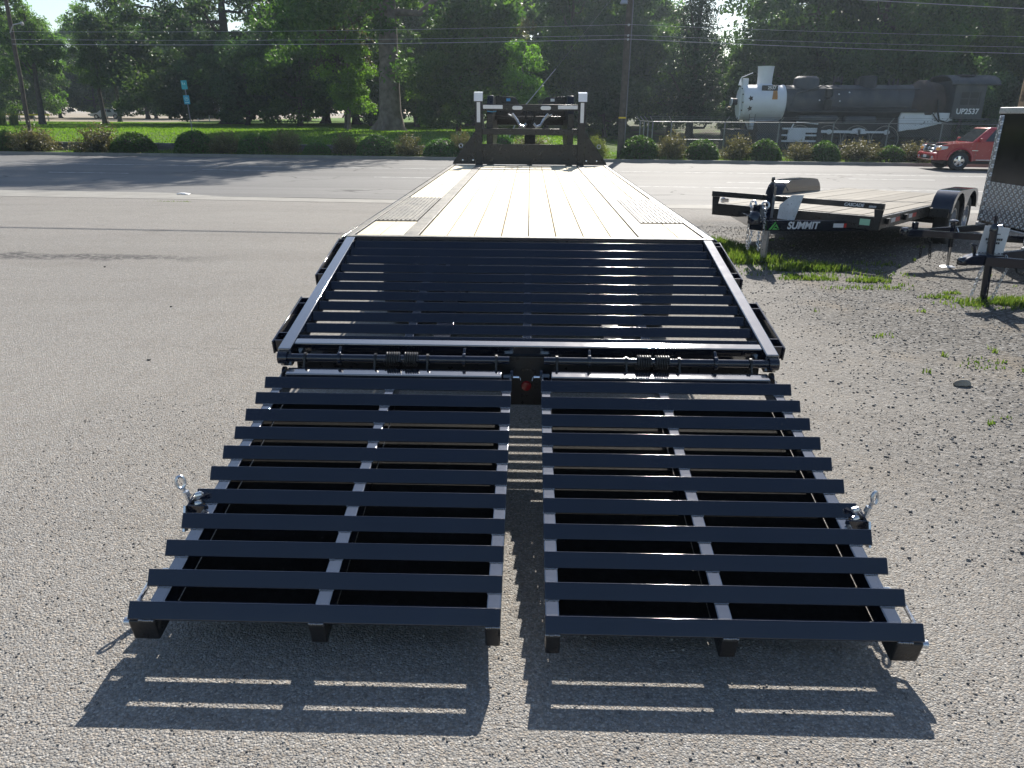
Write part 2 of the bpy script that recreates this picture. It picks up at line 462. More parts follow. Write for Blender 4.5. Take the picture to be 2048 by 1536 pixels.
def road_mat():
    m, n, l, b = nt('road_asphalt')
    P = wpos(n)
    sx = n.new('ShaderNodeSeparateXYZ'); l.new(P, sx.inputs[0])
    mp = n.new('ShaderNodeMapping'); mp.inputs['Scale'].default_value = (.035, .85, 1); l.new(P, mp.inputs['Vector'])
    tr = noise(n, l, mp.outputs[0], 1.0, 4, .6)
    g = noise(n, l, P, 60, 3, .7)
    sp = noise(n, l, P, 7, 5, .7)
    c = ramp(n, l, tr, [(.3, (.132, .130, .127)), (.5, (.165, .162, .158)), (.68, (.200, .197, .191))])
    c = mix(n, l, mapr(n, l, g, .3, .7, 0, .5), c, (.115, .113, .11))
    c = mix(n, l, mapr(n, l, sp, .55, .8, 0, .35), c, (.28, .275, .265))
    # cracks
    vc = n.new('ShaderNodeTexVoronoi'); vc.feature = 'DISTANCE_TO_EDGE'; vc.inputs['Scale'].default_value = .17
    wv = n.new('ShaderNodeVectorMath'); wv.operation = 'ADD'
    nz = n.new('ShaderNodeTexNoise'); nz.inputs['Scale'].default_value = .9; l.new(P, nz.inputs['Vector'])
    l.new(P, wv.inputs[0]); l.new(nz.outputs['Color'], wv.inputs[1]); l.new(wv.outputs[0], vc.inputs['Vector'])
    ck = mapr(n, l, vc.outputs['Distance'], .004, .009, 1, 0)
    c = mix(n, l, math_n(n, l, 'MULTIPLY', ck, mapr(n, l, noise(n, l, P, .25, 3), .45, .6)), c, (.045, .045, .045))
    l.new(c, b.inputs['Base Color'])
    b.inputs['Roughness'].default_value = .72
    b.inputs['Specular IOR Level'].default_value = .25
    bumpn(n, l, noise(n, l, P, 90, 4, .7), .8, .008, b)
    return m
MAT['road'] = road_mat()
MAT['concrete'] = None
def concrete_mat():
    m, n, l, b = nt('worn_concrete')
    P = wpos(n)
    c = ramp(n, l, noise(n, l, P, 1.6, 6, .65), [(.3, (.20, .192, .172)), (.7, (.29, .278, .25))])
    c = mix(n, l, mapr(n, l, noise(n, l, P, 55, 3), .5, .75, 0, .4), c, (.2, .19, .175))
    l.new(c, b.inputs['Base Color']); b.inputs['Roughness'].default_value = .8
    bumpn(n, l, noise(n, l, P, 70, 4), .5, .006, b)
    return m
MAT['concrete'] = concrete_mat()
def lawn_mat():
    m, n, l, b = nt('mown_lawn')
    P = wpos(n)
    sx = n.new('ShaderNodeSeparateXYZ'); l.new(P, sx.inputs[0])
    c = ramp(n, l, noise(n, l, P, .5, 5, .65), [(.3, (.085, .160, .020)), (.7, (.13, .220, .032))])
    c = mix(n, l, mapr(n, l, noise(n, l, P, 6, 5, .7), .45, .7, 0, .5), c, (.055, .105, .016))
    # bare, leaf-littered soil under the trees on the right
    soil = math_n(n, l, 'MULTIPLY', mapr(n, l, sx.outputs[0], 2.0, 9.0), mapr(n, l, sx.outputs[1], 41.5, 43.0))
    soil = math_n(n, l, 'MULTIPLY', soil, mapr(n, l, noise(n, l, P, .8, 4), .3, .55))
    c = mix(n, l, soil, c, (.075, .062, .042))
    pk = math_n(n, l, 'MULTIPLY', mapr(n, l, sx.outputs[1], 88, 90), mapr(n, l, sx.outputs[0], -40, -44))
    c = mix(n, l, pk, c, (.36, .31, .24))
    l.new(c, b.inputs['Base Color']); b.inputs['Roughness'].default_value = .85
    b.inputs['Specular IOR Level'].default_value = .1
    bumpn(n, l, noise(n, l, P, 25, 4, .8), 1.0, .06, b)
    return m
MAT['lawn'] = lawn_mat()

def grid_sheet(name, xs, yrs, zf, mat, kind='structure', skew=True):
    vs, fs = [], []
    for yr in yrs:
        for x in xs:
            y = line(yr, x) if skew else yr
            vs.append((x, y, zf(x, y, yr)))
    nx = len(xs)
    for j in range(len(yrs) - 1):
        for i in range(nx - 1):
            fs.append((j * nx + i, j * nx + i + 1, (j + 1) * nx + i + 1, (j + 1) * nx + i))
    me = bpy.data.meshes.new(name); me.from_pydata(vs, [], fs); me.materials.append(mat)
    me.shade_smooth()
    o = bpy.data.objects.new(name, me); col.objects.link(o)
    if kind: o['kind'] = kind
    return o

xs_far = [-900, -400, -200, -120, -80, -60] + list(range(-50, 51, 4)) + [60, 80, 120, 200, 400, 900]
grid_sheet('parking_lot_ground', [-900, -300, -100, -60] + list(range(-40, 41, 4)) + [60, 100, 300, 900],
           [-300, -60, -20, -8, 0, 4, 8, 9, 9.5, 10, 10.5, 11, 12, 14, 16, 17.0], lambda x, y, yr: gnd(yr), MAT['lot'])
grid_sheet('road', xs_far, [17.0, 18, 19, 20, 21, 22, 23, 24, 27, 30, 34, 37.0], lambda x, y, yr: gnd(yr), MAT['road'])

# pale concrete gutter: broad at the driveway on the left, narrow elsewhere
def gutter():
    vs, fs = [], []
    xs = [-300, -100, -60, -40, -30, -25, -20, -16, -13, -11, -10, -9.4, -8.8, -8.2, -7.6, -7.0, -6, -4, -2, 0, 2, 4, 8, 12, 20, 40, 80, 300]
    rows = 5
    for x in xs:
        w = 1.02 + 1.0 * (1 - sstep(-9.8, -6.8, x)) + .04 * math.sin(x * 1.7)
        for j in range(rows):
            yr = 16.98 + w * j / (rows - 1)
            vs.append((x, line(yr, x), gnd(yr) + .005))
    for i in range(len(xs) - 1):
        for j in range(rows - 1):
            a = i * rows + j
            fs.append((a, a + rows, a + rows + 1, a + 1))
    me = bpy.data.meshes.new('gutter'); me.from_pydata(vs, [], fs); me.materials.append(MAT['concrete'])
    o = bpy.data.objects.new('concrete_gutter_pavement', me); col.objects.link(o); o['kind'] = 'structure'
gutter()

MAT['roadpaint'] = M('worn_road_paint', (.62, .62, .60), .7, 0, .1, 3, dirt=(.25, .25, .245), dscale=4, dlo=.45, dhi=.6)
MAT['seam'] = M('tar_seam', (.04, .04, .04), .6, 0, .2, 5)
def stripe(name, yr, x0, x1, w, mat, lift=.004, seg=2.0, wob=0.0):
    vs, fs = [], []
    n = max(1, int((x1 - x0) / seg))
    for i in range(n + 1):
        x = x0 + (x1 - x0) * i / n
        d = wob * math.sin(x * .9) + wob * .6 * math.sin(x * 2.3 + 1)
        for s in (-1, 1):
            q = yr + d + s * w / 2
            vs.append((x, line(q, x), gnd(q) + lift))
    for i in range(n): fs.append((2 * i, 2 * i + 2, 2 * i + 3, 2 * i + 1))
    me = bpy.data.meshes.new(name); me.from_pydata(vs, [], fs); me.materials.append(mat)
    o = bpy.data.objects.new(name, me); col.objects.link(o); o['kind'] = 'structure'
    return o
stripe('road_edge_line', 31.0, -80, 80, .12, MAT['roadpaint'])
for k in range(-7, 8): stripe('lane_marking', 26.6, k * 12.2 - 5.5, k * 12.2 - 2.4, .12, MAT['roadpaint'])
for k in range(-7, 8): stripe('lane_marking', 28.9, k * 12.2 - 0.6, k * 12.2 + 2.4, .12, MAT['roadpaint'])
stripe('road_marking_line', 24.6, 1.5, 60, .10, MAT['roadpaint'])
stripe('road_seam', 18.10, -7.9, 60, .09, MAT['seam'], .006, .5, .03)

rng = np.random.default_rng(77)
# hairline cracks in the lot's seal
for cx0_, cx1_, cy_ in ((-2.75, -1.55, 5.38), (-8.6, -6.6, 7.6)):
    vs, fs = [], []
    nn_ = 60; yw = 0.0
    for i in range(nn_ + 1):
        x = cx0_ + (cx1_ - cx0_) * i / nn_
        yw += rng.normal() * .007 - yw * .05
        y = cy_ + yw - .02 * (x - cx0_)
        w = max(.0006, .0028 * abs(math.sin(i * .31)) * rng.uniform(.4, 1.2))
        vs += [(x, y - w, gnd(y) + .003), (x, y + w, gnd(y) + .003)]
    for i in range(nn_): fs.append((2 * i, 2 * i + 2, 2 * i + 3, 2 * i + 1))
    me = bpy.data.meshes.new('asphalt_crack'); me.from_pydata(vs, [], fs); me.materials.append(MAT['seam'])
    o = bpy.data.objects.new('pavement_crack', me); col.objects.link(o); o['kind'] = 'structure'

# far kerb, verge and lawn
def kerb():
    m = MB()
    xs = list(range(-120, 121, 6))
    for i in range(len(xs) - 1):
        x0, x1 = xs[i] + .006, xs[i + 1] - .006
        m.bar((x0, line(37.07, x0), -.40), (x1, line(37.07, x1), -.40), .14, .17)
    o = m.build('far_kerb', MAT['concrete']); o['kind'] = 'structure'
kerb()
yr_far = [37.14, 38, 38.5, 39, 39.6, 39.72, 39.85, 40.2, 41, 42, 43, 44, 45, 46, 48, 50, 52, 54, 56, 58, 60, 65, 70, 75, 85, 100, 130, 180, 260, 400, 900]
grid_sheet('lawn', xs_far, yr_far, lambda x, y, yr: far_z(x, yr) + .03 * math.sin(x * .7 + yr) * sstep(42, 50, yr), MAT['lawn'])

# ------------------------------------------------------------------ loose stone, grass: what nobody could count
def rot_rand(rng, n):
    q = rng.normal(size=(n, 4)); q /= np.linalg.norm(q, axis=1)[:, None]
    w, x, y, z = q.T
    return np.stack([1 - 2 * (y * y + z * z), 2 * (x * y - z * w), 2 * (x * z + y * w),
                     2 * (x * y + z * w), 1 - 2 * (x * x + z * z), 2 * (y * z - x * w),
                     2 * (x * z - y * w), 2 * (y * z + x * w), 1 - 2 * (x * x + y * y)], 1).reshape(n, 3, 3)

def np_mesh(name, V, F, mat, tint=None, smooth=False):
    me = bpy.data.meshes.new(name)
    nv, nf, k = len(V), len(F), F.shape[1]
    me.vertices.add(nv); me.vertices.foreach_set('co', V.astype(np.float32).ravel())
    me.loops.add(nf * k); me.loops.foreach_set('vertex_index', F.astype(np.int32).ravel())
    me.polygons.add(nf); me.polygons.foreach_set('loop_start', np.arange(0, nf * k, k, dtype=np.int32))
    try: me.polygons.foreach_set('loop_total', np.full(nf, k, dtype=np.int32))
    except Exception: pass
    if tint is not None:
        a = me.attributes.new('tint', 'FLOAT', 'POINT'); a.data.foreach_set('value', tint.astype(np.float32))
    me.materials.append(mat)
    me.update(calc_edges=True)
    if smooth: me.shade_smooth()
    return me

OCT = np.array([(1, 0, 0), (-1, 0, 0), (0, 1, 0), (0, -1, 0), (0, 0, 1), (0, 0, -1)], float)
OCF = np.array([(0, 2, 4), (2, 1, 4), (1, 3, 4), (3, 0, 4), (2, 0, 5), (1, 2, 5), (3, 1, 5), (0, 3, 5)])
def stones(name, pts, size, mat, rng):
    n = len(pts)
    s = size[:, None, None] * rng.uniform(.6, 1.25, (n, 6, 1)) * OCT[None]
    s = np.einsum('nij,nkj->nki', rot_rand(rng, n), s)
    s[:, :, 2] *= .7
    V = (s + pts[:, None, :]).reshape(-1, 3)
    F = (OCF[None] + 6 * np.arange(n)[:, None, None]).reshape(-1, 3)
    tint = np.repeat(rng.random(n), 6)
    me = np_mesh(name, V, F, mat, tint)
    o = bpy.data.objects.new(name, me); col.objects.link(o); o['kind'] = 'stuff'
    return o
def stone_mat():
    m, n, l, b = nt('loose_stone')
    at = n.new('ShaderNodeAttribute'); at.attribute_name = 'tint'
    c = ramp(n, l, at.outputs['Fac'], [(.05, (.10, .097, .094)), (.5, (.21, .20, .187)), (.85, (.30, .285, .26)), (.98, (.46, .44, .41))])
    l.new(c, b.inputs['Base Color']); b.inputs['Roughness'].default_value = .85
    return m
MAT['stone'] = stone_mat()
rng = np.random.default_rng(5)
# gravel on the right, densest away from the lane
n = 26000
gx = 1.4 + 5.2 * rng.random(n) ** .8; gy_ = 2.6 + 10.5 * rng.random(n) ** 1.25
keep = rng.random(n) < np.clip((gx - 1.4) / 1.2, .12, 1)
gx, gy_ = gx[keep], gy_[keep]
sz = .0045 + .009 * rng.random(len(gx)) ** 2.4
zz = np.array([gnd(y) for y in gy_])
tag(stones('gravel', np.stack([gx, gy_, zz + sz * .25], 1), sz, MAT['stone'], rng), 'loose grey gravel strewn between the parked trailers', 'gravel')
# small chips near the viewer
n = 16000
gx = rng.uniform(-2.6, 2.6, n); gy_ = .75 + 3.6 * rng.random(n) ** 1.3
sz = .0022 + .0042 * rng.random(n) ** 2
tag(stones('loose_chippings_gravel', np.stack([gx, gy_, sz * .3], 1), sz, MAT['stone'], rng), 'fine loose stone chips on the asphalt around the ramps', 'gravel')

def blades(name, pts, h, rng, mat, w=.006, lean=.5, zf=None):
    n = len(pts)
    ang = rng.uniform(0, 2 * np.pi, n); d = np.stack([np.cos(ang), np.sin(ang), 0 * ang], 1)
    wv = np.stack([-np.sin(ang), np.cos(ang), 0 * ang], 1)
    wv = np.where(rng.random((n, 1)) < .5, wv, np.array([[1.0, 0, 0]]))
    ln = rng.uniform(.1, lean, n)[:, None] * h[:, None]
    p0 = pts; up = np.array([0, 0, 1.0])
    p1 = p0 + up * h[:, None] * .55 + d * ln * .3
    p2 = p0 + up * h[:, None] * .95 + d * ln
    ww = w * rng.uniform(.6, 1.4, n)[:, None]
    V = np.stack([p0 - wv * ww, p0 + wv * ww, p1 + wv * ww * .8, p1 - wv * ww * .8, p2], 1).reshape(-1, 3)
    b = 5 * np.arange(n)[:, None]
    F = np.concatenate([np.concatenate([b, b + 1, b + 2], 1), np.concatenate([b, b + 2, b + 3], 1), np.concatenate([b + 3, b + 2, b + 4], 1)])
    me = np_mesh(name, V, F, mat, np.repeat(rng.random(n), 5))
    o = bpy.data.objects.new(name, me); col.objects.link(o); o['kind'] = 'stuff'
    return o
def patch(cx, cy, rx, ry, n, rng):
    a = rng.uniform(0, 2 * np.pi, n); r = np.sqrt(rng.random(n)) * (1 + .25 * np.sin(3 * a + cx))
    # grow in tufts
    x, y = cx + rx * r * np.cos(a), cy + ry * r * np.sin(a)
    return np.stack([x, y], 1)
pp_, hh_ = [], []
for cx, cy, rx, ry, n, h in [(2.70, 10.0, .26, .75, 1400, .12), (2.80, 9.25, .30, .28, 1000, .12), (3.30, 8.75, .42, .20, 800, .10), (3.1, 8.2, .30, .12, 350, .05),
                             (3.75, 8.1, .22, .10, 260, .06), (3.6, 7.75, .45, .10, 160, .04), (4.75, 7.15, .45, .16, 950, .07), (5.25, 6.9, .45, .2, 700, .07), (4.1, 7.35, .16, .06, 120, .05),
                             (4.3, 7.05, .12, .06, 90, .04), (4.35, 7.55, .10, .05, 60, .04), (4.75, 5.95, .2, .12, 160, .045), (3.4, 5.2, .25, .15, 60, .03), (2.5, 11.2, .3, .5, 200, .06), (4.2, 9.1, .4, .2, 90, .05), (-8.0, 16.9, .5, .12, 120, .05)]:
    q = patch(cx, cy, rx, ry, n, rng); pp_.append(q); hh_.append(h * rng.uniform(.35, 1.15, n))
for k_ in range(34):                        # stray seedlings thinning out into the stones
    cx, cy = rng.uniform(2.2, 5.6), rng.uniform(4.0, 11.5)
    nn_ = int(rng.integers(3, 22)); q = patch(cx, cy, rng.uniform(.02, .10), rng.uniform(.02, .07), nn_, rng); pp_.append(q); hh_.append(rng.uniform(.015, .05, nn_))
for cx, cy, rx, ry in ((2.75, 10.0, .55, 1.1), (2.9, 9.2, .8, .5), (3.4, 8.6, .9, .4), (4.9, 7.05, .8, .35)):
    q = patch(cx, cy, rx, ry, 420, rng); pp_.append(q); hh_.append(rng.uniform(.012, .06, 420))
q = np.concatenate(pp_); hh = np.concatenate(hh_)
tag(blades('grass', np.column_stack([q, [gnd(y) - .003 for y in q[:, 1]]]), hh, rng, MAT['grass'], .0055), 'tufts of green grass growing through the gravel', 'grass')
# verge grass between the shrubs
n = 9000
vx = rng.uniform(-24, 24, n); vy = rng.uniform(37.2, 39.4, n)
vh = .07 + .22 * rng.random(n) ** 2 * (np.sin(vx * 1.3) * .5 + .6)
tag(blades('verge_grass', np.stack([vx, vy - SL * vx, np.full(n, -.36)], 1), vh, rng, MAT['grass'], .02), 'uneven verge grass along the far kerb', 'grass')

# mown blades on the lawn: low sun shines through them
n = 70000
gx = rng.uniform(-48, 7, n); gy_ = 39.95 + 38 * rng.random(n) ** 1.3
gy_ = gy_ - SL * gx
gz2 = np.array([far_z(x, y + SL * x) for x, y in zip(gx, gy_)])
tag(blades('lawn_grass', np.stack([gx, gy_, gz2 - .01], 1), rng.uniform(.05, .13, n), rng, MAT['lawnblade'], .028, .7), 'short sunlit grass blades covering the park lawn', 'grass')
# ------------------------------------------------------------------ the gooseneck trailer
T0 = (0.0, 5.1, 0.0)
def tm(): return MB(T0)
gt = empty('gooseneck_trailer', T0, 0, 'long black gooseneck flatbed trailer with pale plank deck and two lowered rear ramps', 'trailer')
ZD, YR, YF = .909, 5.109, 12.66
SLOPE = math.atan2(.909 - .611, YR - 3.5545)
cS, sS = math.cos(SLOPE), math.sin(SLOPE)

MAT['deckplate'] = M('dusty_steel', (.10, .095, .085), .42, 0, .25, 14, bump=.3, bscale=160, dirt=(.26, .235, .19), dscale=7, dlo=.35, dhi=.75, ior=1.6)
# deck frame: side channels, cross members, main beams
m = tm()
for s in (-1, 1):
    m.bb(min(s * 1.205, s * 1.255), max(s * 1.205, s * 1.255), YR + .002, YF, ZD - .11, ZD - .001)
    m.bb(s * .47 - .06, s * .47 + .06, 5.0, YF + .25, .50, ZD - .14)
    m.prism([(3.62, .40), (4.99, .50), (4.99, ZD - .19), (3.62, .50)], 'x', s * .47 - .05, s * .47 + .05)
m.bb(-1.255, 1.255, YR - .055, YR, ZD - .10, ZD)
for k in range(16):
    y = YR + .22 + k * .48
    m.bb(-1.204, 1.204, y - .03, y + .03, ZD - .13, ZD - .046)
deck = m.build('deck', MAT['steel'], gt, bevel=.004)
# pine planks running lengthwise, with one butt joint near the front
def plank(x0, x1, y0, y1, dz=0.0):
    mm = MB(); g = .0022
    mm.bb(-(x1 - x0) / 2 + g, (x1 - x0) / 2 - g, -(y1 - y0) / 2 + .003, (y1 - y0) / 2 - .003, -.04, 0)
    o = mm.build('plank', MAT['wood'], deck, bevel=.004)
    o.location = ((x0 + x1) / 2 - T0[0], (y0 + y1) / 2 - T0[1], ZD - .004 + dz - T0[2])
    return o
rp = random.Random(3)
for k in range(8):
    x0 = -.76 + k * .19
    plank(x0, x0 + .19, YR + .008, 11.05, rp.uniform(-.003, .003)); plank(x0, x0 + .19, 11.05, YF - .02, rp.uniform(-.003, .003))
for s in (-1, 1):
    for a, b in ((.872, 1.038), (1.038, 1.204)):
        x0, x1 = (a, b) if s > 0 else (-b, -a)
        plank(x0, x1, YR + .008, 5.86, rp.uniform(-.003, .002)); plank(x0, x1, 7.55, YF - .02, rp.uniform(-.003, .002))
# steel hold-down strips and ribbed wheel-cover plates
for s in (-1, 1):
    m = tm(); x0, x1 = sorted((s * .764, s * .868)); m.bb(x0, x1, YR + .004, YF - .015, ZD - .03, ZD + .001)
    m.build('hold_down_strip', MAT['deckplate'], deck, bevel=.003)
    m = tm(); x0, x1 = sorted((s * .876, s * 1.200))
    m.bb(x0, x1, 5.87, 7.54, ZD - .03, ZD + .003)
    for k in range(9):
        cx = x0 + .022 + k * (x1 - x0 - .044) / 8
        m.prism([(cx - .010, ZD + .0025), (cx + .010, ZD + .0025), (cx + .005, ZD + .0085), (cx - .005, ZD + .0085)], 'y', 5.88, 7.53)
    m.build('ribbed_wheel_plate', MAT['deckplate'], deck)

m = tm(); m.bb(-1.205, 1.205, YR - .056, YR + .006, ZD + .0005, ZD + .006); m.build('rear_edge_strip', MAT['deckplate'], deck, bevel=.002)
for s in (-1, 1):
    m = tm(); x0, x1 = sorted((s * 1.206, s * 1.256)); m.bb(x0, x1, YR - .05, YF - .01, ZD + .0005, ZD + .005); m.build('side_edge_strip', MAT['deckplate'], deck, bevel=.002)
# rub rails along both sides with stake pockets
def on_dove(t):                              # point on the dovetail's top line
    return YR + (3.5545 - YR) * t, ZD + (.611 - ZD) * t
for s in (-1, 1):
    m = tm(); x0, x1 = sorted((s * 1.285, s * 1.295))
    m.bb(x0, x1, YR + .01, YF + .02, ZD - .065, ZD - .012)
    rail = m.build('rub_rail', MAT['steel'], gt, bevel=.003)
    k = 0
    y = YR + .12
    while y < YF - .1:
        m = tm(); x0, x1 = sorted((s * 1.256, s * 1.284))
        xi_, xo_ = s * 1.256, s * 1.2845; xt_ = xo_ - s * .005
        m.prism([(xi_, y - .042), (xo_, y - .042), (xo_, y + .042), (xi_, y + .042), (xi_, y + .036), (xt_, y + .036), (xt_, y - .036), (xi_, y - .036)], 'z', ZD - .10, ZD - .012)
        m.build('stake_pocket', MAT['steel'], rail)
        y += .61; k += 1
    for t0, t1 in ((.03, .44), (.64, .99)):
        m = tm(); (ya, za), (yb, zb) = on_dove(t0), on_dove(t1)
        xm = s * 1.290
        m.bar((xm, ya, za - .035), (xm, yb, zb - .035), .010, .070, up=(0, -sS, cS))
        seg = m.build('rub_rail', MAT['steel'], gt, bevel=.003)
        for t in (t0 + .012, t0 + .055, t1 - .065, t1 - .012):
            m = tm(); yy, zz_ = on_dove(t)
            m.bar((s * 1.2385, yy, zz_ - .035), (s * 1.2840, yy, zz_ - .035), .006, .068, up=(0, -sS, cS))
            m.build('stake_pocket', MAT['steel'], seg)
        # red/white conspicuity tape on the outer face
        m = tm(); (ya, za), (yb, zb) = on_dove(t0 + .05), on_dove(t1 - .05)
        m.bar((s * 1.2965, ya, za - .035), (s * 1.2965, yb, zb - .035), .002, .045, up=(0, -sS, cS))
        m.build('reflective_tape', MAT['tapered'], seg)

# dovetail: side rails, stringers and rear bar, carrying eleven angle-iron slats
def tent(L, th, slope):      # angle iron lying apex up
    t = Vector((-math.cos(slope), -math.sin(slope))); nn = Vector((-math.sin(slope), math.cos(slope)))
    f = (t - nn).normalized(); g = (-t - nn).normalized()
    A = Vector((0, 0)); F = f * L; G = g * L
    return [A, F, F + g * th, (f + g) * th, G + f * th, G]
m = tm()
for s in (-1, 1):
    m.bar((s * 1.2065, YR - .062, ZD - .045), (s * 1.2065, 3.49, on_dove(1.04)[1] - .045), .062, .10, up=(0, -sS, cS))
ya, za = on_dove(.985)
m.bar((-1.174, ya, za - .035), (1.174, ya, za - .035), .055, .075, up=(0, -sS, cS))
for x in (-.62, 0, .62):
    (ya, za), (yb, zb) = on_dove(.045), on_dove(.965)
    m.bar((x, ya, za - .085), (x, yb, zb - .085), .05, .09, up=(0, -sS, cS))
dove = m.build('dovetail', MAT['steel_rail'], gt, bevel=.005, seg=3)
slat0 = None
for k in range(11):
    y, z = on_dove(.062 + .0883 * k)
    if slat0 is None:
        mm = MB(); mm.prism([tuple(q) for q in tent(.054, .007, SLOPE)], 'x', -1.174, 1.174)
        slat0 = mm.build('slat', MAT['steel'], dove, bevel=.0055, seg=4)
        o = slat0
    else: o = inst(slat0)
    o.location = (0 - T0[0], y - T0[1], z - T0[2])
# dark channel under the deck's rear edge
m = tm(); m.bb(-1.17, 1.17, YR - .075, YR - .058, ZD - .13, ZD - .018); m.build('rear_deck_channel', MAT['steel_rough'], gt)

# hinge tubes with rings, lugs and torsion springs; centre light plate
HY, HZ = 3.482, .556
def ring(mm, x, r=.034, w=.016): mm.lathe([(.024, -w / 2), (r, -w / 2), (r, w / 2), (.024, w / 2)], (x, HY, HZ), (1, 0, 0), 20)
for s in (-1, 1):
    m = tm(); x0, x1 = sorted((s * .085, s * 1.235)); m.tube((x0, HY, HZ), (x1, HY, HZ), .021, 20)
    m.lathe([(.0, s * 1.236), (.032, s * 1.236), (.032, s * 1.19), (.0, s * 1.19)], (0, HY, HZ), (1, 0, 0), 20)
    hinge = m.build('hinge_tube', MAT['steel'], gt)
    for x in (.31, .93):
        m = tm(); ring(m, s * x)
        m.prism([(HY - .006, HZ + .028), (HY + .030, HZ + .052), (HY + .045, HZ + .030), (HY + .010, HZ + .022)], 'x', s * x - .006, s * x + .006)
        m.build('hinge_lug', MAT['steel'], hinge, bevel=.002)
    for x in (.15, .49, .75, 1.10):
        m = tm(); ring(m, s * x, .028, .012)
        m.path([(s * x, HY - .026, HZ + .008), (s * x, HY - .034, HZ - .02), (s * x * 1.005, HY - .052, HZ - .055)], .006, 8)
        m.build('spring_leg', MAT['steel_rough'], hinge)
    for x in (.575, .665):
        m = tm(); m.helix((s * x - .036, HY, HZ), (1, 0, 0), .031, .0058, 6.0, .0118, 14, 8); m.build('torsion_spring', MAT['steel_rough'], hinge)
    for x in (.20, .80, 1.05):
        m = tm(); m.helix((s * x - .045, HY - .058, HZ - .060), (1, 0, 0), .011, .0048, 7.0, .0125, 10, 6); m.build('coil_spring', MAT['steel_rough'], hinge)
m = tm()
m.bb(-1.17, 1.17, 3.552, 3.560, .40, .535)
m.bb(-.125, .125, 3.535, 3.549, .30, .555)
tail = m.build('tail_plate', MAT['steel_rough'], gt)
m = tm(); m.lathe([(.0, -.016), (.022, -.015), (.026, -.008), (.026, .004)], (0.0, 3.533, .405), (0, 1, 0), 20); m.build('tail_light', MAT['redlens'], tail)
for x in ():
    m = tm(); m.lathe([(.0, -.016), (.045, -.014), (.05, -.008), (.05, .004)], (x, 3.550, .455), (0, 1, 0), 20); m.build('tail_light', MAT['redlens'], tail)

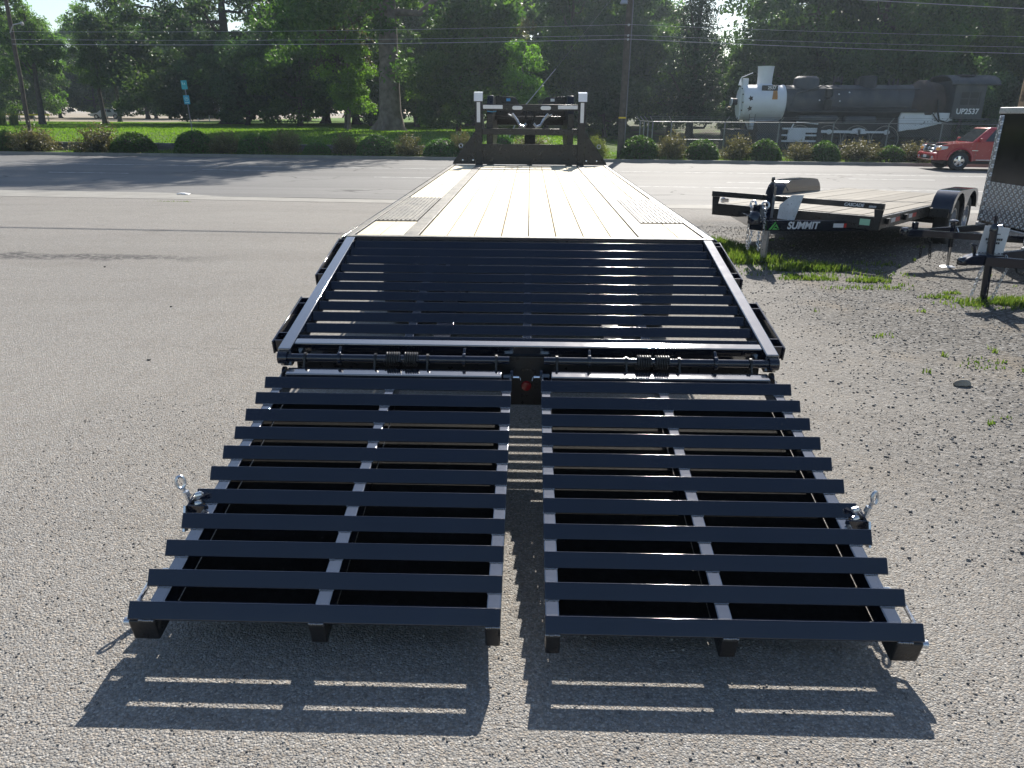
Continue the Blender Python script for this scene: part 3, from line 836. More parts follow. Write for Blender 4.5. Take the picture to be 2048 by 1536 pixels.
# ramps
RY0, RZ0, RY1, RZ1 = 3.338, .5056, 1.955, .2215
RS = math.atan2(RZ0 - RZ1, RY0 - RY1); cR, sR = math.cos(RS), math.sin(RS)
nR = Vector((0, -sR, cR)); tR = Vector((0, -cR, -sR))
RL = .0575
def on_ramp(k): return Vector((0, RY0 + (RY1 - RY0) * k / 10, RZ0 + (RZ1 - RZ0) * k / 10))
rung_tent = [tuple(q) for q in tent(RL, .0075, RS)]
def make_ramp(s, drop, label):
    xa, xb = .070, 1.261
    D = Vector((0, 0, drop))
    def pt(x, k, d): p = on_ramp(k) - nR * d; return Vector((s * x, p.y, p.z)) + D * (k / 10)
    m = tm()
    d0 = RL / math.sqrt(2)
    for x, w in ((xa + .025, .048), (.655, .048), (xb - .062, .048)):
        m.bar(pt(x, -.95, d0 + .040), pt(x, 10.28, d0 + .040), w, .080, up=tuple(nR))
    m.bar(pt(xa + .05, -.44, .026), pt(xb - .087, -.44, .026), .062, .05, up=tuple(nR))
    rp_ = m.build('ramp', MAT['steel_rail'], gt, bevel=.005, seg=3); rp_['label'] = label
    # hinge ears on the rails' upper ends
    for x in (xa + .003, .655, xb - .045):
        m = tm(); c = pt(x, -1.0, d0 + .018)
        m.lathe([(0, -.007), (.030, -.007), (.030, .007), (0, .007)], c, (1, 0, 0), 18)
        m.build('hinge_ear', MAT['steel'], rp_)
    m = tm(); c = pt(xa, -.9, d0 + .02); m.tube(c + Vector((-s * .034, 0, 0)), c + Vector((s * .02, 0, 0)), .007, 10)
    m.path([c + Vector((-s * .028, 0, .008)), c + Vector((-s * .034, -.006, -.008)), c + Vector((-s * .038, -.01, .002)), c + Vector((-s * .041, -.012, -.018))], .0024, 6)
    m.build('hinge_pin', MAT['chrome'], rp_)
    mm = MB(); L = xb - xa
    mm.prism(rung_tent, 'x', -L / 2, L / 2)
    r0 = None
    for k in range(11):
        o = mm.build('rung', MAT['steel'], rp_, bevel=.006, seg=4) if r0 is None else inst(r0)
        r0 = r0 or o
        p = on_ramp(k) + D * (k / 10); o.location = (s * (xa + xb) / 2, p.y - T0[1], p.z)
    # weld beads where each rung sits on a rail
    m = tm(); rw = random.Random(5 + s)
    fdir = (tR - nR).normalized()
    for k in range(11):
        for x in (xa + .025, .655, xb - .062):
            for h in range(7):
                xx = x - .021 + h * .007
                q = pt(xx, k, 0) + fdir * RL + tR * .002
                m.lathe([(0, -.0045), (.0042, -.002), (.0042, .002), (0, .0045)], q + Vector((rw.uniform(-.001, .001), 0, rw.uniform(-.001, .001))), (1, 0, 0), 6)
    wb = m.build('weld_beads', MAT['steel_rail'], rp_, smooth=60); wb['kind'] = 'stuff'
    for x0, x1 in ((xb - .088, xb - .002), (.628, .682), (xa + .002, xa + .05)):
        m = tm(); c0, c1 = pt((x0 + x1) / 2, 9.75, d0 + .048), pt((x0 + x1) / 2, 10.30, d0 + .048)
        m.bar(c0, c1, x1 - x0, .085, up=tuple(nR)); m.build('ramp_foot', MAT['steel_rough'], rp_, bevel=.006)
    # folded-under skid leaf: two dark panels in a frame
    d1 = d0 + .100
    m = tm()
    for k in (.35, 4.4, 9.35): m.bar(pt(xa + .12, k, d1 + .012), pt(xb - .14, k, d1 + .012), .04, .045, up=tuple(nR))
    leaf = m.build('under_frame', MAT['steel_rough'], rp_, bevel=.003)
    for x0, x1 in ((xa + .052, .628), (.682, xb - .09)):
        m = tm()
        a, b_, c, d = pt(x0, .3, d1 - .026), pt(x1, .3, d1 - .026), pt(x1, 9.35, d1 - .026), pt(x0, 9.35, d1 - .026)
        q = nR * -.006
        m._add([a, b_, c, d, a + q, b_ + q, c + q, d + q], [(0, 1, 2, 3), (7, 6, 5, 4), (0, 4, 5, 1), (1, 5, 6, 2), (2, 6, 7, 3), (3, 7, 4, 0)])
        m.build('skid_panel', MAT['speck'], rp_)
    # side bracket with a bright over-centre latch
    m = tm(); c = pt(xb - .006, 6.2, d0 + .026)
    for dk in (-.033, .033): m.bar(c + tR * dk - Vector((s * .05, 0, 0)), c + tR * dk + Vector((s * .03, 0, 0)), .008, .07, up=tuple(nR))
    m.bar(c + Vector((s * .026, 0, 0)) - tR * .033, c + Vector((s * .026, 0, 0)) + tR * .033, .008, .07, up=tuple(nR))
    m.build('latch_bracket', MAT['steel'], rp_, bevel=.002)
    m = tm(); e = c + Vector((s * .034, 0, 0))
    m.bar(e + nR * .03 + tR * .03, e + tR * .085 - nR * .05, .030, .008, up=(s, 0, 0))
    m.bar(e + nR * .02 - Vector((s * .012, 0, 0)), e + nR * .075 - Vector((s * .06, .012, 0)), .012, .016, up=(s, 0, 0))
    for dx, dz in ((-.055, .072), (-.045, .030)):
        b0 = e + Vector((s * dx, -.02, 0)) + nR * dz
        m.lathe([(0, -.014), (.010, -.012), (.012, 0), (.010, .012), (0, .014)], b0, (1, .2, .2), 10)
    m.tube(e + nR * .02, e + nR * .090 + Vector((s * .016, .008, 0)), .008, 10)
    m.tube(e + nR * .05, e + nR * .072 + Vector((s * .006, .003, 0)), .012, 8)
    m.torus(e + nR * .112 + Vector((s * .020, .010, 0)), (.55, -1, .15), .021, .006, 20, 8, sx=.72, sy=1.15, ref=(1, .55, 0))
    m.build('latch', MAT['galv'], rp_)
    # round grab handle along the outer side near the tip
    m = tm()
    h0, h1 = pt(xb - .045, 8.55, d0 + .03), pt(xb - .045, 10.15, d0 + .03)
    ex = Vector((s * .062, 0, 0))
    m.path([h0, h0 + ex * .6, h0 + ex + tR * .02, h1 + ex - tR * .012, h1 + ex * .75, h1], .0075, 10)
    m.lathe([(0, -.012), (.014, -.010), (.014, .010), (0, .012)], h1 + ex * .9, (1, 0, 0), 12)
    m.build('grab_handle', MAT['galv'], rp_)
    return rp_
make_ramp(-1, .012, 'left lowered ramp of eleven black angle-iron rungs')
make_ramp(1, -.012, 'right lowered ramp of eleven black angle-iron rungs')

MAT['capwhite'] = M('bright_white_cap', (.86, .87, .88), .2, 0, .03, 8, coat=.8)
# gooseneck: posts, kick plate, gussets, cross bars and the neck behind them
m = tm(); y = YF + .07
for s in (-1, 1): m.bb(s * .835 - .058, s * .835 + .058, y - .045, y + .055, ZD - .05, 2.005)
m.bb(-.776, .776, y - .035, y - .022, ZD + .003, 1.232)
m.bb(-.776, .776, y - .045, y + .03, 1.376, 1.472)
m.bb(-.776, .776, y - .045, y + .03, 1.742, 1.842)
for s in (-1, 1):
    poly = [(s * .894, ZD + .004), (s * 1.27, ZD + .004), (s * 1.25, .96), (s * .894, 1.43)]
    m.prism(poly, 'y', y - .040, y - .030)
neck = m.build('gooseneck', MAT['steel_rough'], gt, bevel=.004)
m = tm()
for s in (-1, 1):                           # twin neck beams rising forward, then the coupler cross box
    m.prism([(y + .056, ZD - .10), (y + .30, ZD - .10), (y + 2.35, 1.42), (y + 2.35, 1.98), (y + .30, 1.98), (y + .056, 1.70)], 'x', s * .66 - .05, s * .66 + .05)
    m.prism([(s * .60, 1.66), (s * .60, 1.985), (s * .26, 1.965), (s * .10, 1.70)], 'y', y + .9, y + .915)
m.bb(-.61, .61, y + 1.9, y + 2.3, 1.50, 1.86)
m.bb(-.10, .10, y + 1.9, y + 2.1, 1.05, 1.50)
m.bb(-.61, .61, y + .9, y + 1.0, 1.60, 1.66)
m.build('neck_beam', MAT['steel_rough'], neck, bevel=.006)
m = tm(); m.tube((0, y + 2.0, .70), (0, y + 2.0, 1.05), .05, 16); m.lathe([(0, .55), (.07, .55), (.09, .60), (.09, .70), (0, .70)], (0, y + 2.0, 0), (0, 0, 1), 16); m.build('coupler', MAT['steel_rough'], neck)
for s in (-1, 1):
    m = tm(); m.bb(s * .835 - .066, s * .835 + .066, y - .055, y + .062, 1.99, 2.008)
    m.prism([(y - .085, 1.885), (y - .052, 2.012), (y + .064, 2.030), (y + .064, 2.018), (y - .046, 2.004), (y - .077, 1.883)], 'x', s * .835 - .07, s * .835 + .07)
    m.build('post_cap', MAT['capwhite'], neck)
    m = tm(); m.bb(s * .835 - .028, s * .835 + .028, y - .048, y - .046, 1.565, 1.87); m.build('reflector_strip', MAT['tapewhite'], neck)
    m = tm(); x0, x1 = sorted((s * .445, s * .760)); m.bb(x0, x1, y - .048, y - .046, 1.772, 1.828); m.build('reflector_strip', MAT['tapewhite'], neck)
    m = tm(); cx = s * .228 + .02
    poly = [(cx + sx_ * .055 + .03 * math.cos(a), 1.788 + .03 * math.sin(a)) for sx_, aa in ((1, (-90, -45, 0, 45, 90)), (-1, (90, 135, 180, 225, 270))) for a in [R(q) for q in aa]]
    m.prism(poly, 'y', y - .056, y - .046); m.build('work_light', MAT['tapewhite'], neck, bevel=.003)
    m = tm(); m.bb(s * .38 - .035, s * .38 + .035, y + .895, y + .898, 1.90, 1.945); m.build('decal', MAT['blue' if s < 0 else 'paper'], neck)
    for x in (s * 1.10, s * .93):
        m = tm(); m.lathe([(0, -.010), (.013, -.008), (.016, 0)], (x, y - .042, .975), (0, 1, 0), 10); m.build('bolt', MAT['chrome'], neck)
    m = tm(); c = Vector((s * 1.13, y - .01, 1.20)); m.torus(c, (0, 1, 0), .03, .007, 14, 6); m.bar(c - Vector((0, 0, .05)), c - Vector((0, 0, .02)), .03, .02); m.build('tie_hook', MAT['chrome'] if s < 0 else MAT['galv'], neck)
for s in (-1, 1):                           # hoses and safety chains hanging in the neck
    m = tm(); m.path([(s * .30, y + .2, 1.70), (s * .22, y + .2, 1.60), (s * .17, y + .2, 1.52), (s * .10, y + .2, 1.50), (s * .06, y + .2, 1.55)], .022, 8)
    m.path([(s * .36, y + .22, 1.69), (s * .27, y + .22, 1.64), (s * .20, y + .22, 1.60)], .012, 8)
    m.build('safety_chain', MAT['galv'], neck)
    m = tm(); m.path([(s * .05, y + .25, 1.80), (s * .07, y + .25, 1.65), (s * .02, y + .25, 1.50)], .018, 8); m.build('hose', MAT['rubber'], neck)
m = tm(); m.bb(-.035, .045, y + 2.06, y + 2.065, 1.20, 1.34); m.bb(-.06, .07, y + 2.058, y + 2.064, 1.27, 1.345); m.build('warning_sticker', MAT['yellow'], neck)
m = tm(); m.path([(-.70, y + .05, 1.735), (-.62, y + .04, 1.725), (-.55, y + .05, 1.735)], .008, 6); m.build('cable', MAT['blue'], neck)

# running gear under the deck
def wheel_parts(parent, c, ax, r, w, rimmat, hub=.3, lugs=6, name='wheel', spokes=0):
    c = Vector(c); ax = Vector(ax).normalized()
    mm = MB()
    prof = [(r * .58, -w * .46), (r * .80, -w * .5), (r * .94, -w * .46), (r, -w * .34), (r, w * .34), (r * .94, w * .46), (r * .80, w * .5), (r * .58, w * .46)]
    mm.lathe(prof, c, ax, 32)
    t = mm.build(name, MAT['rubber'], parent)
    mm = MB()
    mm.lathe([(r * .60, -w * .46), (r * .60, w * .46), (r * .54, w * .44), (r * .52, w * .2), (r * hub, w * .16), (r * .16, w * .2), (r * .15, w * .42), (0, w * .44)], c, ax, 28)
    a = ax.cross(Vector((0, 0, 1))).normalized(); b = ax.cross(a)
    for i in range(lugs):
        g = 2 * math.pi * i / lugs
        q = c + (a * math.cos(g) + b * math.sin(g)) * r * .24 + ax * w * .18
        mm.tube(q, q + ax * w * .1, r * .03, 6)
    mm.build('rim', rimmat, t)
    return t
for yy in (6.22, 7.12):
    for s in (-1, 1):
        for x in (.78, 1.06):
            wheel_parts(gt, (s * x, yy - T0[1], .385), (s, 0, 0), .385, .225, MAT['white'])
    m = tm(); m.tube((-1.05, yy, .385), (1.05, yy, .385), .06, 12)
    for s in (-1, 1):
        for k in range(5): m.bar((s * .47, yy - .36 + k * .03, .50 - k * .012), (s * .47, yy + .36 - k * .03, .50 - k * .012), .07, .010)
    m.build('axle', MAT['steel_rough'], gt)
for s in (-1, 1):
    m = tm(); m.bb(s * .84 - .05, s * .84 + .05, YF - .35, YF - .25, .12 - .07, .80); m.bb(s * .84 - .13, s * .84 + .13, YF - .42, YF - .18, gnd(YF - .3), gnd(YF - .3) + .12)
    m.build('landing_leg', MAT['steel_rough'], gt, bevel=.005)
# ------------------------------------------------------------------ helpers for small hardware
def chain(mm, pts, link=.042, r=.0048):
    """string oval links along a polyline, each turned a quarter to the last"""
    pts = [Vector(p) for p in pts]
    d = [0]
    for a, b in zip(pts, pts[1:]): d.append(d[-1] + (b - a).length)
    def at(s):
        for i in range(len(pts) - 1):
            if s <= d[i + 1] or i == len(pts) - 2:
                k = (s - d[i]) / max(1e-6, d[i + 1] - d[i]); return pts[i].lerp(pts[i + 1], k), (pts[i + 1] - pts[i]).normalized()
    s, i = 0.0, 0
    while s < d[-1]:
        c, t = at(s)
        side = t.cross(Vector((0, 1, .1)) if i % 2 else Vector((1, .2, 0))).normalized()
        mm.torus(c, side.cross(t), link * .5, r, 10, 5, sx=1.15, sy=.68, ref=t)
        s += link * .82; i += 1

# ------------------------------------------------------------------ black equipment trailer with plank deck
RZS = -math.atan2(.64, .77)
st = empty('deck_trailer', (3.38, 9.80, 0.0), RZS, 'black flat-deck equipment trailer with SUMMIT lettering parked beside the gooseneck trailer', 'trailer')
DZ, HW, LN = .585, 1.06, 5.4
m = MB()
for s in (-1, 1): m.bb(s * HW - .025, s * HW + .025, .05, LN, DZ - .15, DZ - .002)
m.bb(-HW - .03, HW + .03, -.03, .05, DZ - .16, DZ - .004)
m.bb(-HW, HW, LN - .06, LN, DZ - .15, DZ - .004)
for k in range(9): m.bb(-HW + .02, HW - .02, .3 + k * .58, .36 + k * .58, DZ - .12, DZ - .048)
fr = m.build('frame', MAT['steel_rough'], st, bevel=.005)
# raised front rail on end posts
m = MB(); m.bb(-HW - .06, HW + .04, -.025, .045, DZ + .085, DZ + .155)
for s in (-1, 1):
    m.prism([(s * (HW - .02), DZ - .15), (s * (HW + .03), DZ - .15), (s * (HW + .05), DZ + .084), (s * (HW - .06), DZ + .084)], 'y', -.025, -.010)
m.build('front_rail', MAT['steel_rough'], st, bevel=.004)
# planks across... lengthwise boards
nb = 11
pl0 = None
for k in range(nb):
    w = (2 * HW - .06) / nb
    x = -HW + .03 + w * (k + .5)
    if pl0 is None:
        mm = MB(); mm.bb(-w / 2 + .003, w / 2 - .003, -(LN - .13) / 2, (LN - .13) / 2, -.04, 0)
        pl0 = mm.build('plank', MAT['oldwood'], st, bevel=.004); o = pl0
    else: o = inst(pl0)
    o.location = (x, LN / 2, DZ + rp.uniform(-.003, .003))
# tongue: two channels meeting at the coupler
CX = Vector((0, -1.0, .475))
for s in (-1, 1):
    m = MB(); a = Vector((s * .045, -.93, .455)); b = Vector((s * .98, .40, .44))
    m.bar(a, b, .055, .125)
    tg = m.build('tongue_beam', MAT['steel'], st, bevel=.006)
    if s > 0: tongue_r = tg; ta, tb = a, b
td = (tb - ta); ang = math.atan2(td.y, td.x)
def on_tongue(k, dz, off=.0295):
    p = ta.lerp(tb, k); nrm = Vector((td.y, -td.x, 0)).normalized()
    return Vector((p.x, p.y, p.z + dz)) + nrm * off
text('lettering', 'SUMMIT', .118, MAT['tapewhite'], tongue_r, on_tongue(.315, 0), (R(90), 0, ang), .0015, shear=.18, bold=.0035, sx=1.02)
# green peak emblem: stepped triangle made of slanted bars
m = MB(); e0 = on_tongue(.075, 0, .030); ux = Vector((td.x, td.y, 0)).normalized(); uz = Vector((0, 0, 1)); no = Vector((td.y, -td.x, 0)).normalized()
def quad3(mm, pts, th=.0016):
    P = [e0 + ux * x + uz * z for x, z in pts]; Q = [p + no * th for p in P]; k = len(P)
    mm._add(P + Q, [tuple(range(k)), tuple(range(2 * k - 1, k - 1, -1))] + [(i, (i + 1) % k, k + (i + 1) % k, k + i) for i in range(k)])
quad3(m, [(-.075, -.048), (-.015, .020), (.004, .048), (.016, .033), (-.002, .010), (-.042, -.048)])
quad3(m, [(-.028, -.048), (.004, -.008), (.020, .012), (.034, -.010), (.012, -.012), (-.004, -.030), (.030, -.030), (.048, -.048)])
quad3(m, [(.026, .020), (.060, -.032), (.044, -.032), (.018, .010)])
quad3(m, [(.055, -.048), (.062, -.036), (.072, -.048)])
m.build('green_emblem', MAT['green'], tongue_r)
m = MB(); p0, p1 = on_tongue(.575, .005, .0300), on_tongue(.665, .005, .0300); m.bar(p0, p1, .002, .05); m.build('white_tape', MAT['tapewhite'], tongue_r)
m = MB(); p0, p1 = on_tongue(.668, .005, .0300), on_tongue(.81, .005, .0300); m.bar(p0, p1, .002, .05); m.build('red_tape', MAT['tapered'], tongue_r)
text('lettering', 'CASCADE', .052, MAT['tapewhite'], st, (HW - .30, -.0285, DZ + .118), (R(90), 0, 0), .001, shear=.2, bold=.0012)
text('lettering', 'SERIES', .030, MAT['tapewhite'], st, (HW - .085, -.0285, DZ + .112), (R(90), 0, 0), .001, shear=.2, bold=.0006)
MAT['plate'] = M('pale_zinc_plate', (.66, .70, .73), .35, .25, .12, 8)
# coupler with two eye brackets, jack, gusset plate, chains
m = MB(); m.bb(-.085, .085, -1.06, -.90, .40, .52)
m.lathe([(0, .13), (.04, .125), (.075, .08), (.080, 0), (.075, -.02), (.0, -.02)], (0, -1.13, .50), (0, 0, 1), 18)
m.bb(-.05, .05, -1.10, -.98, .50, .70)
m.build('coupler', MAT['steel'], st, bevel=.008)
for s in (-1, 1):
    m = MB(); m.torus((s * .075, -1.04, .695), (s * .3, -1, .1), .040, .012, 18, 8); m.build('hook_ring', MAT['galv'], st)
    m = MB(); chain(m, [(s * .085, -1.045, .66), (s * .095, -1.05, .45), (s * .09, -1.06, .24), (s * .07, -1.06, .17), (s * .05, -1.07, .25), (s * .045, -1.05, .42)]); m.build('safety_chain', MAT['galv'], st)
m = MB(); m.bb(.005, .085, -.875, -.795, .44, .90); m.bb(.020, .070, -.860, -.810, .90, .925)
m.lathe([(0, .09), (.018, .085), (.022, .05), (.016, .02), (.024, .0), (0, 0)], (.045, -.835, .925), (0, 0, 1), 12)
m.build('jack_post', MAT['steel'], st, bevel=.004)
m = MB(); m.bb(.013, .077, -.868, -.803, .06, .44); m.build('jack_leg', MAT['tube_grey'], st, bevel=.004)
m = MB(); m.bb(-.05, .14, -.93, -.74, .012, .024); m.bb(.02, .07, -.86, -.81, .024, .06); m.build('jack_foot', MAT['steel'], st, bevel=.003)
m = MB(); m.path([(.045, -.835, .985), (.10, -.82, .99), (.16, -.80, .95), (.22, -.78, .86)], .006, 8); m.build('crank_handle', MAT['steel'], st)
m = MB(); m.prism([(.06, .515), (.27, .505), (.345, .815), (.21, .805), (.07, .68)], 'y', -.60, -.588); m.build('gusset_plate', MAT['plate'], st)
# fenders and wheels
def fender(s):
    mm = MB(); y0, y1, zt = 2.38, 4.12, .80
    arc = [(y0, .50), (y0 + .02, .62), (y0 + .09, .71), (y0 + .22, .785), (y0 + .36, zt), (y1 - .36, zt), (y1 - .22, .785), (y1 - .09, .71), (y1 - .02, .62), (y1, .50)]
    xi, xo = s * (HW + .03), s * (HW + .30)
    vs = []; fs = []
    for (y, z) in arc: vs += [(xi, y, z), (xo, y, z)]
    k = len(arc)
    for i in range(k - 1): fs.append((2 * i, 2 * i + 1, 2 * i + 3, 2 * i + 2))
    mm._add(vs, fs)
    # inner apron down to the deck, outer lip with twin arches
    mm.prism(arc, 'x', xi - .002 * s, xi + .003 * s)
    c1, c2, rr = (y0 + .45, .36), (y1 - .45, .36), .405
    lip = [(y0, .50)] + arc[1:-1] + [(y1, .50)]
    inner = []
    for (cy, cz), (g0, g1) in ((c2, (20, 160)), (c1, (20, 160))):
        for q in range(9):
            g = R(g0 + (g1 - g0) * q / 8); inner.append((cy + rr * math.cos(g), cz + rr * math.sin(g)))
    mm.prism(lip + inner, 'x', xo, xo + .006 * s)
    return mm.build('fender', MAT['steel'], st, smooth=50)
for s in (-1, 1):
    fender(s)
    for y in (2.83, 3.67): wheel_parts(st, (s * (HW + .165), y, .345), (s, 0, 0), .345, .205, MAT['galv'])
    m = MB(); m.bb(min(s * (HW + .03), s * (HW + .28)), max(s * (HW + .03), s * (HW + .28)), 2.33, 2.37, .44, .56); m.build('fender_step', MAT['steel_rough'], st, bevel=.004)
for y in (2.83, 3.67):
    m = MB(); m.tube((-HW - .1, y, .345), (HW + .1, y, .345), .04, 10); m.bb(-.6, -.5, y - .05, y + .05, .33, .45); m.bb(.5, .6, y - .05, y + .05, .33, .45); m.build('axle', MAT['steel_rough'], st)
for y0 in (.45, 1.25):
    m = MB(); m.bb(HW + .026, HW + .028, y0, y0 + .20, DZ - .10, DZ - .045); m.build('white_tape', MAT['tapewhite'], st)
    m = MB(); m.bb(HW + .026, HW + .028, y0 + .205, y0 + .40, DZ - .10, DZ - .045); m.build('red_tape', MAT['tapered'], st)
m = MB(); m.bb(HW - .20, HW - .08, -.033, -.031, DZ - .11, DZ - .035); m.build('paper_label', MAT['palegreen'], st)
for y0 in (.20, 1.0): 
    m = MB(); m.bb(HW + .026, HW + .07, y0, y0 + .10, DZ - .10, DZ - .03); m.build('stake_pocket', MAT['steel_rough'], st, bevel=.004)
m = MB(); m.torus((-HW + .12, -.035, DZ + .045), (0, 1, 0), .03, .009, 14, 6); m.bb(-HW + .10, -HW + .20, -.045, -.028, DZ + .02, DZ + .07); m.build('ring_fitting', MAT['chrome'], st)

st.rotation_euler = (-.027, 0, RZS); st.location.z = -.016    # the lot falls away towards the road
# ------------------------------------------------------------------ cargo trailers at the right edge
MAT['blackpanel'] = M('black_sheet_panel', (.013, .012, .011), .12, 0, .2, 2, rvar=.05)
MAT['alu'] = M('brushed_aluminium', (.62, .63, .65), .35, .85, .08, 15)
def cargo_body(t, x0, length, yc, w, zb, zt, guard):
    y0, y1 = yc - w / 2, yc + w / 2
    mm = MB(); mm.bb(x0, x0 + length, y0, y1, zb, zt); b = mm.build('body', MAT['blackpanel'], t, bevel=.01)
    mm = MB(); mm.bb(x0 - .006, x0 - .001, y0 + .10, y1 - .10, zb + .03, guard); mm.build('stone_guard', MAT['tread'], b)
    for ya, yb in ((y0 - .006, y0 + .095), (y1 - .095, y1 + .006)):
        mm = MB(); mm.bb(x0 - .012, x0 + .10, ya, yb, zb + .01, zt - .02); mm.build('corner_guard', MAT['tread'], b, bevel=.02)
    mm = MB(); mm.bb(x0 - .018, x0 + .06, y0 - .014, y1 + .014, zt - .005, zt + .065); mm.bb(x0 + .061, x0 + length, y0 - .014, y0 + .02, zt - .005, zt + .065); mm.bb(x0 + .061, x0 + length, y1 - .02, y1 + .014, zt - .005, zt + .065)
    mm.build('roof_trim', MAT['alu'], b, bevel=.008)
    mm = MB(); mm.bb(x0 + .05, x0 + length - .01, y0 + .03, y1 - .03, zt, zt + .05); mm.build('roof', MAT['white'], b, bevel=.01)
    mm = MB(); mm.bb(x0 - .012, x0 + .04, y0 - .008, y1 + .008, zb - .09, zb + .002); mm.build('bottom_rail', MAT['alu'], b, bevel=.004)
    return b
def jack(t, x, y, zfoot, ztop, r=.028, split=.35, foot=True, tilt=0.0):
    mm = MB(); mm.tube((x, y, zfoot + split), (x - tilt, y, ztop), r, 16); mm.lathe([(0, .012), (r * 1.3, .008), (r * 1.3, -.02), (0, -.02)], (x - tilt, y, ztop), (0, 0, 1), 16)
    j = mm.build('jack_post', MAT['steel'], t)
    return j
tA = empty('cargo_trailer', (4.55, 9.05, 0), 0, 'tread-plate fronted enclosed trailer, its bright roof trim against the locomotive', 'trailer')
cargo_body(tA, 1.20, 3.0, -.10, 1.62, .44, 1.75, .95)
m = MB(); m.bb(1.30, 4.1, -.85, .65, .36, .438); m.build('chassis', MAT['steel_rough'], tA)
for s in (-1, 1):
    m = MB(); m.bar((.10, -.05 + s * .04, .405), (1.32, -.05 + s * .58, .405), .05, .075); m.build('tongue_beam', MAT['steel'], tA, bevel=.004)
m = MB(); m.bb(-.06, .20, -.12, .02, .36, .45); m.lathe([(0, .06), (.045, .05), (.055, 0), (.05, -.04), (0, -.04)], (-.07, -.05, .41), (0, 0, 1), 14); m.bb(.01, .06, -.09, -.02, .45, .53); m.build('coupler', MAT['steel'], tA, bevel=.008)
m = MB(); chain(m, [(.18, .02, .38), (.20, .03, .24), (.21, .03, .09)], .04, .005); m.build('safety_chain', MAT['steel_rough'], tA)
m = MB(); chain(m, [(.18, -.12, .38), (.22, -.13, .25), (.24, -.13, .12)], .04, .005); m.build('safety_chain', MAT['steel_rough'], tA)
m = MB(); m.tube((.50, -.05, .24), (.485, -.05, .50), .026, 16); m.lathe([(0, .07), (.05, .055), (.055, .04), (.03, .02), (.03, 0), (0, 0)], (.482, -.05, .50), (0, 0, 1), 18); ja = m.build('jack_post', MAT['steel'], tA)
m = MB(); m.tube((.515, -.05, .014), (.50, -.05, .24), .019, 14); m.build('jack_tube', MAT['chrome'], ja)
m = MB(); m.lathe([(0, .014), (.07, .012), (.085, .004), (0, .003)], (.515, -.05, 0), (0, 0, 1), 18); m.build('jack_foot', MAT['alu'], ja)
m = MB(); m.path([(.53, -.06, .47), (.545, -.08, .43), (.54, -.085, .36)], .006, 6); m.build('crank_handle', MAT['galv'], ja)
m = MB(); m.path([(.78, -.2, .44), (.85, -.25, .49), (.95, -.22, .47), (1.05, -.15, .40), (1.15, -.1, .33)], .009, 8); m.build('wiring_harness', MAT['tube_grey'], tA)
for s in (-1, 1): wheel_parts(tA, (2.9, -.10 + s * .93, .30), (0, s, 0), .30, .19, MAT['alu'])
m = MB(); m.tube((2.9, -.95, .30), (2.9, .75, .30), .035, 10); m.build('axle', MAT['steel_rough'], tA)

tB = empty('cargo_trailer', (4.20, 7.18, 0), 0, 'enclosed trailer mostly out of frame, with black tongue, coupler and jack over grass', 'trailer')
cargo_body(tB, 1.07, 3.2, 0.0, 1.70, .40, 1.75, .95)
m = MB(); m.bb(1.17, 4.2, -.78, .78, .32, .398); m.build('chassis', MAT['steel_rough'], tB)
for s in (-1, 1):
    m = MB(); m.bar((.16, s * .05, .415), (1.12, s * .52, .415), .055, .09); m.build('tongue_beam', MAT['steel'], tB, bevel=.005)
m = MB(); m.prism([(-.03, .375), (.30, .365), (.34, .385), (.34, .465), (.10, .475), (.02, .455), (-.04, .42)], 'y', -.06, .06)
m.lathe([(0, .035), (.04, .028), (.055, .0), (.05, -.045), (0, -.045)], (-.02, 0, .41), (0, 0, 1), 16)
m.build('coupler', MAT['steel'], tB, bevel=.010)
m = MB(); m.bar((.075, 0, .47), (.045, 0, .555), .03, .028); m.bar((.02, 0, .565), (.075, 0, .555), .035, .016); m.build('coupler_lever', MAT['steel'], tB, bevel=.005)
m = MB(); m.tube((.255, .0, .03), (.225, .0, .43), .034, 18); m.tube((.222, .0, .43), (.205, .0, .705), .034, 18); m.lathe([(0, .05), (.02, .045), (.03, .02), (.036, .0), (.036, -.03), (0, -.03)], (.204, 0, .715), (0, 0, 1), 16); m.tube((.203, 0, .76), (.200, 0, .83), .014, 12)
jb = m.build('jack_post', MAT['steel'], tB)
m = MB(); m.lathe([(0, .035), (.045, .03), (.07, .008), (.075, .002), (0, .001)], (.256, 0, 0), (0, 0, 1), 16); m.build('jack_foot', MAT['steel'], jb)
m = MB(); m.path([(.215, -.03, .74), (.24, -.045, .75), (.25, -.05, .73)], .008, 8); m.build('crank_socket', MAT['galv'], jb)
for dy, dx in ((-.08, .33), (.07, .22)):
    m = MB(); chain(m, [(dx, dy, .46), (dx + .03, dy * 1.2, .38), (dx - .01, dy * 1.2, .25), (dx - .03, dy * 1.1, .12), (dx - .05, dy, .05)], .036, .0042); m.build('safety_chain', MAT['galv'], tB)
m = MB(); m.path([(.42, -.12, .45), (.47, -.16, .43), (.50, -.17, .37), (.46, -.17, .31), (.41, -.16, .33), (.39, -.14, .40), (.42, -.12, .45)], .009, 8); m.build('wiring_harness', MAT['rubber'], tB)
for s in (-1, 1): wheel_parts(tB, (2.8, s * .97, .30), (0, s, 0), .30, .19, MAT['alu'])
m = MB(); m.tube((2.8, -.95, .30), (2.8, .95, .30), .035, 10); m.build('axle', MAT['steel_rough'], tB)
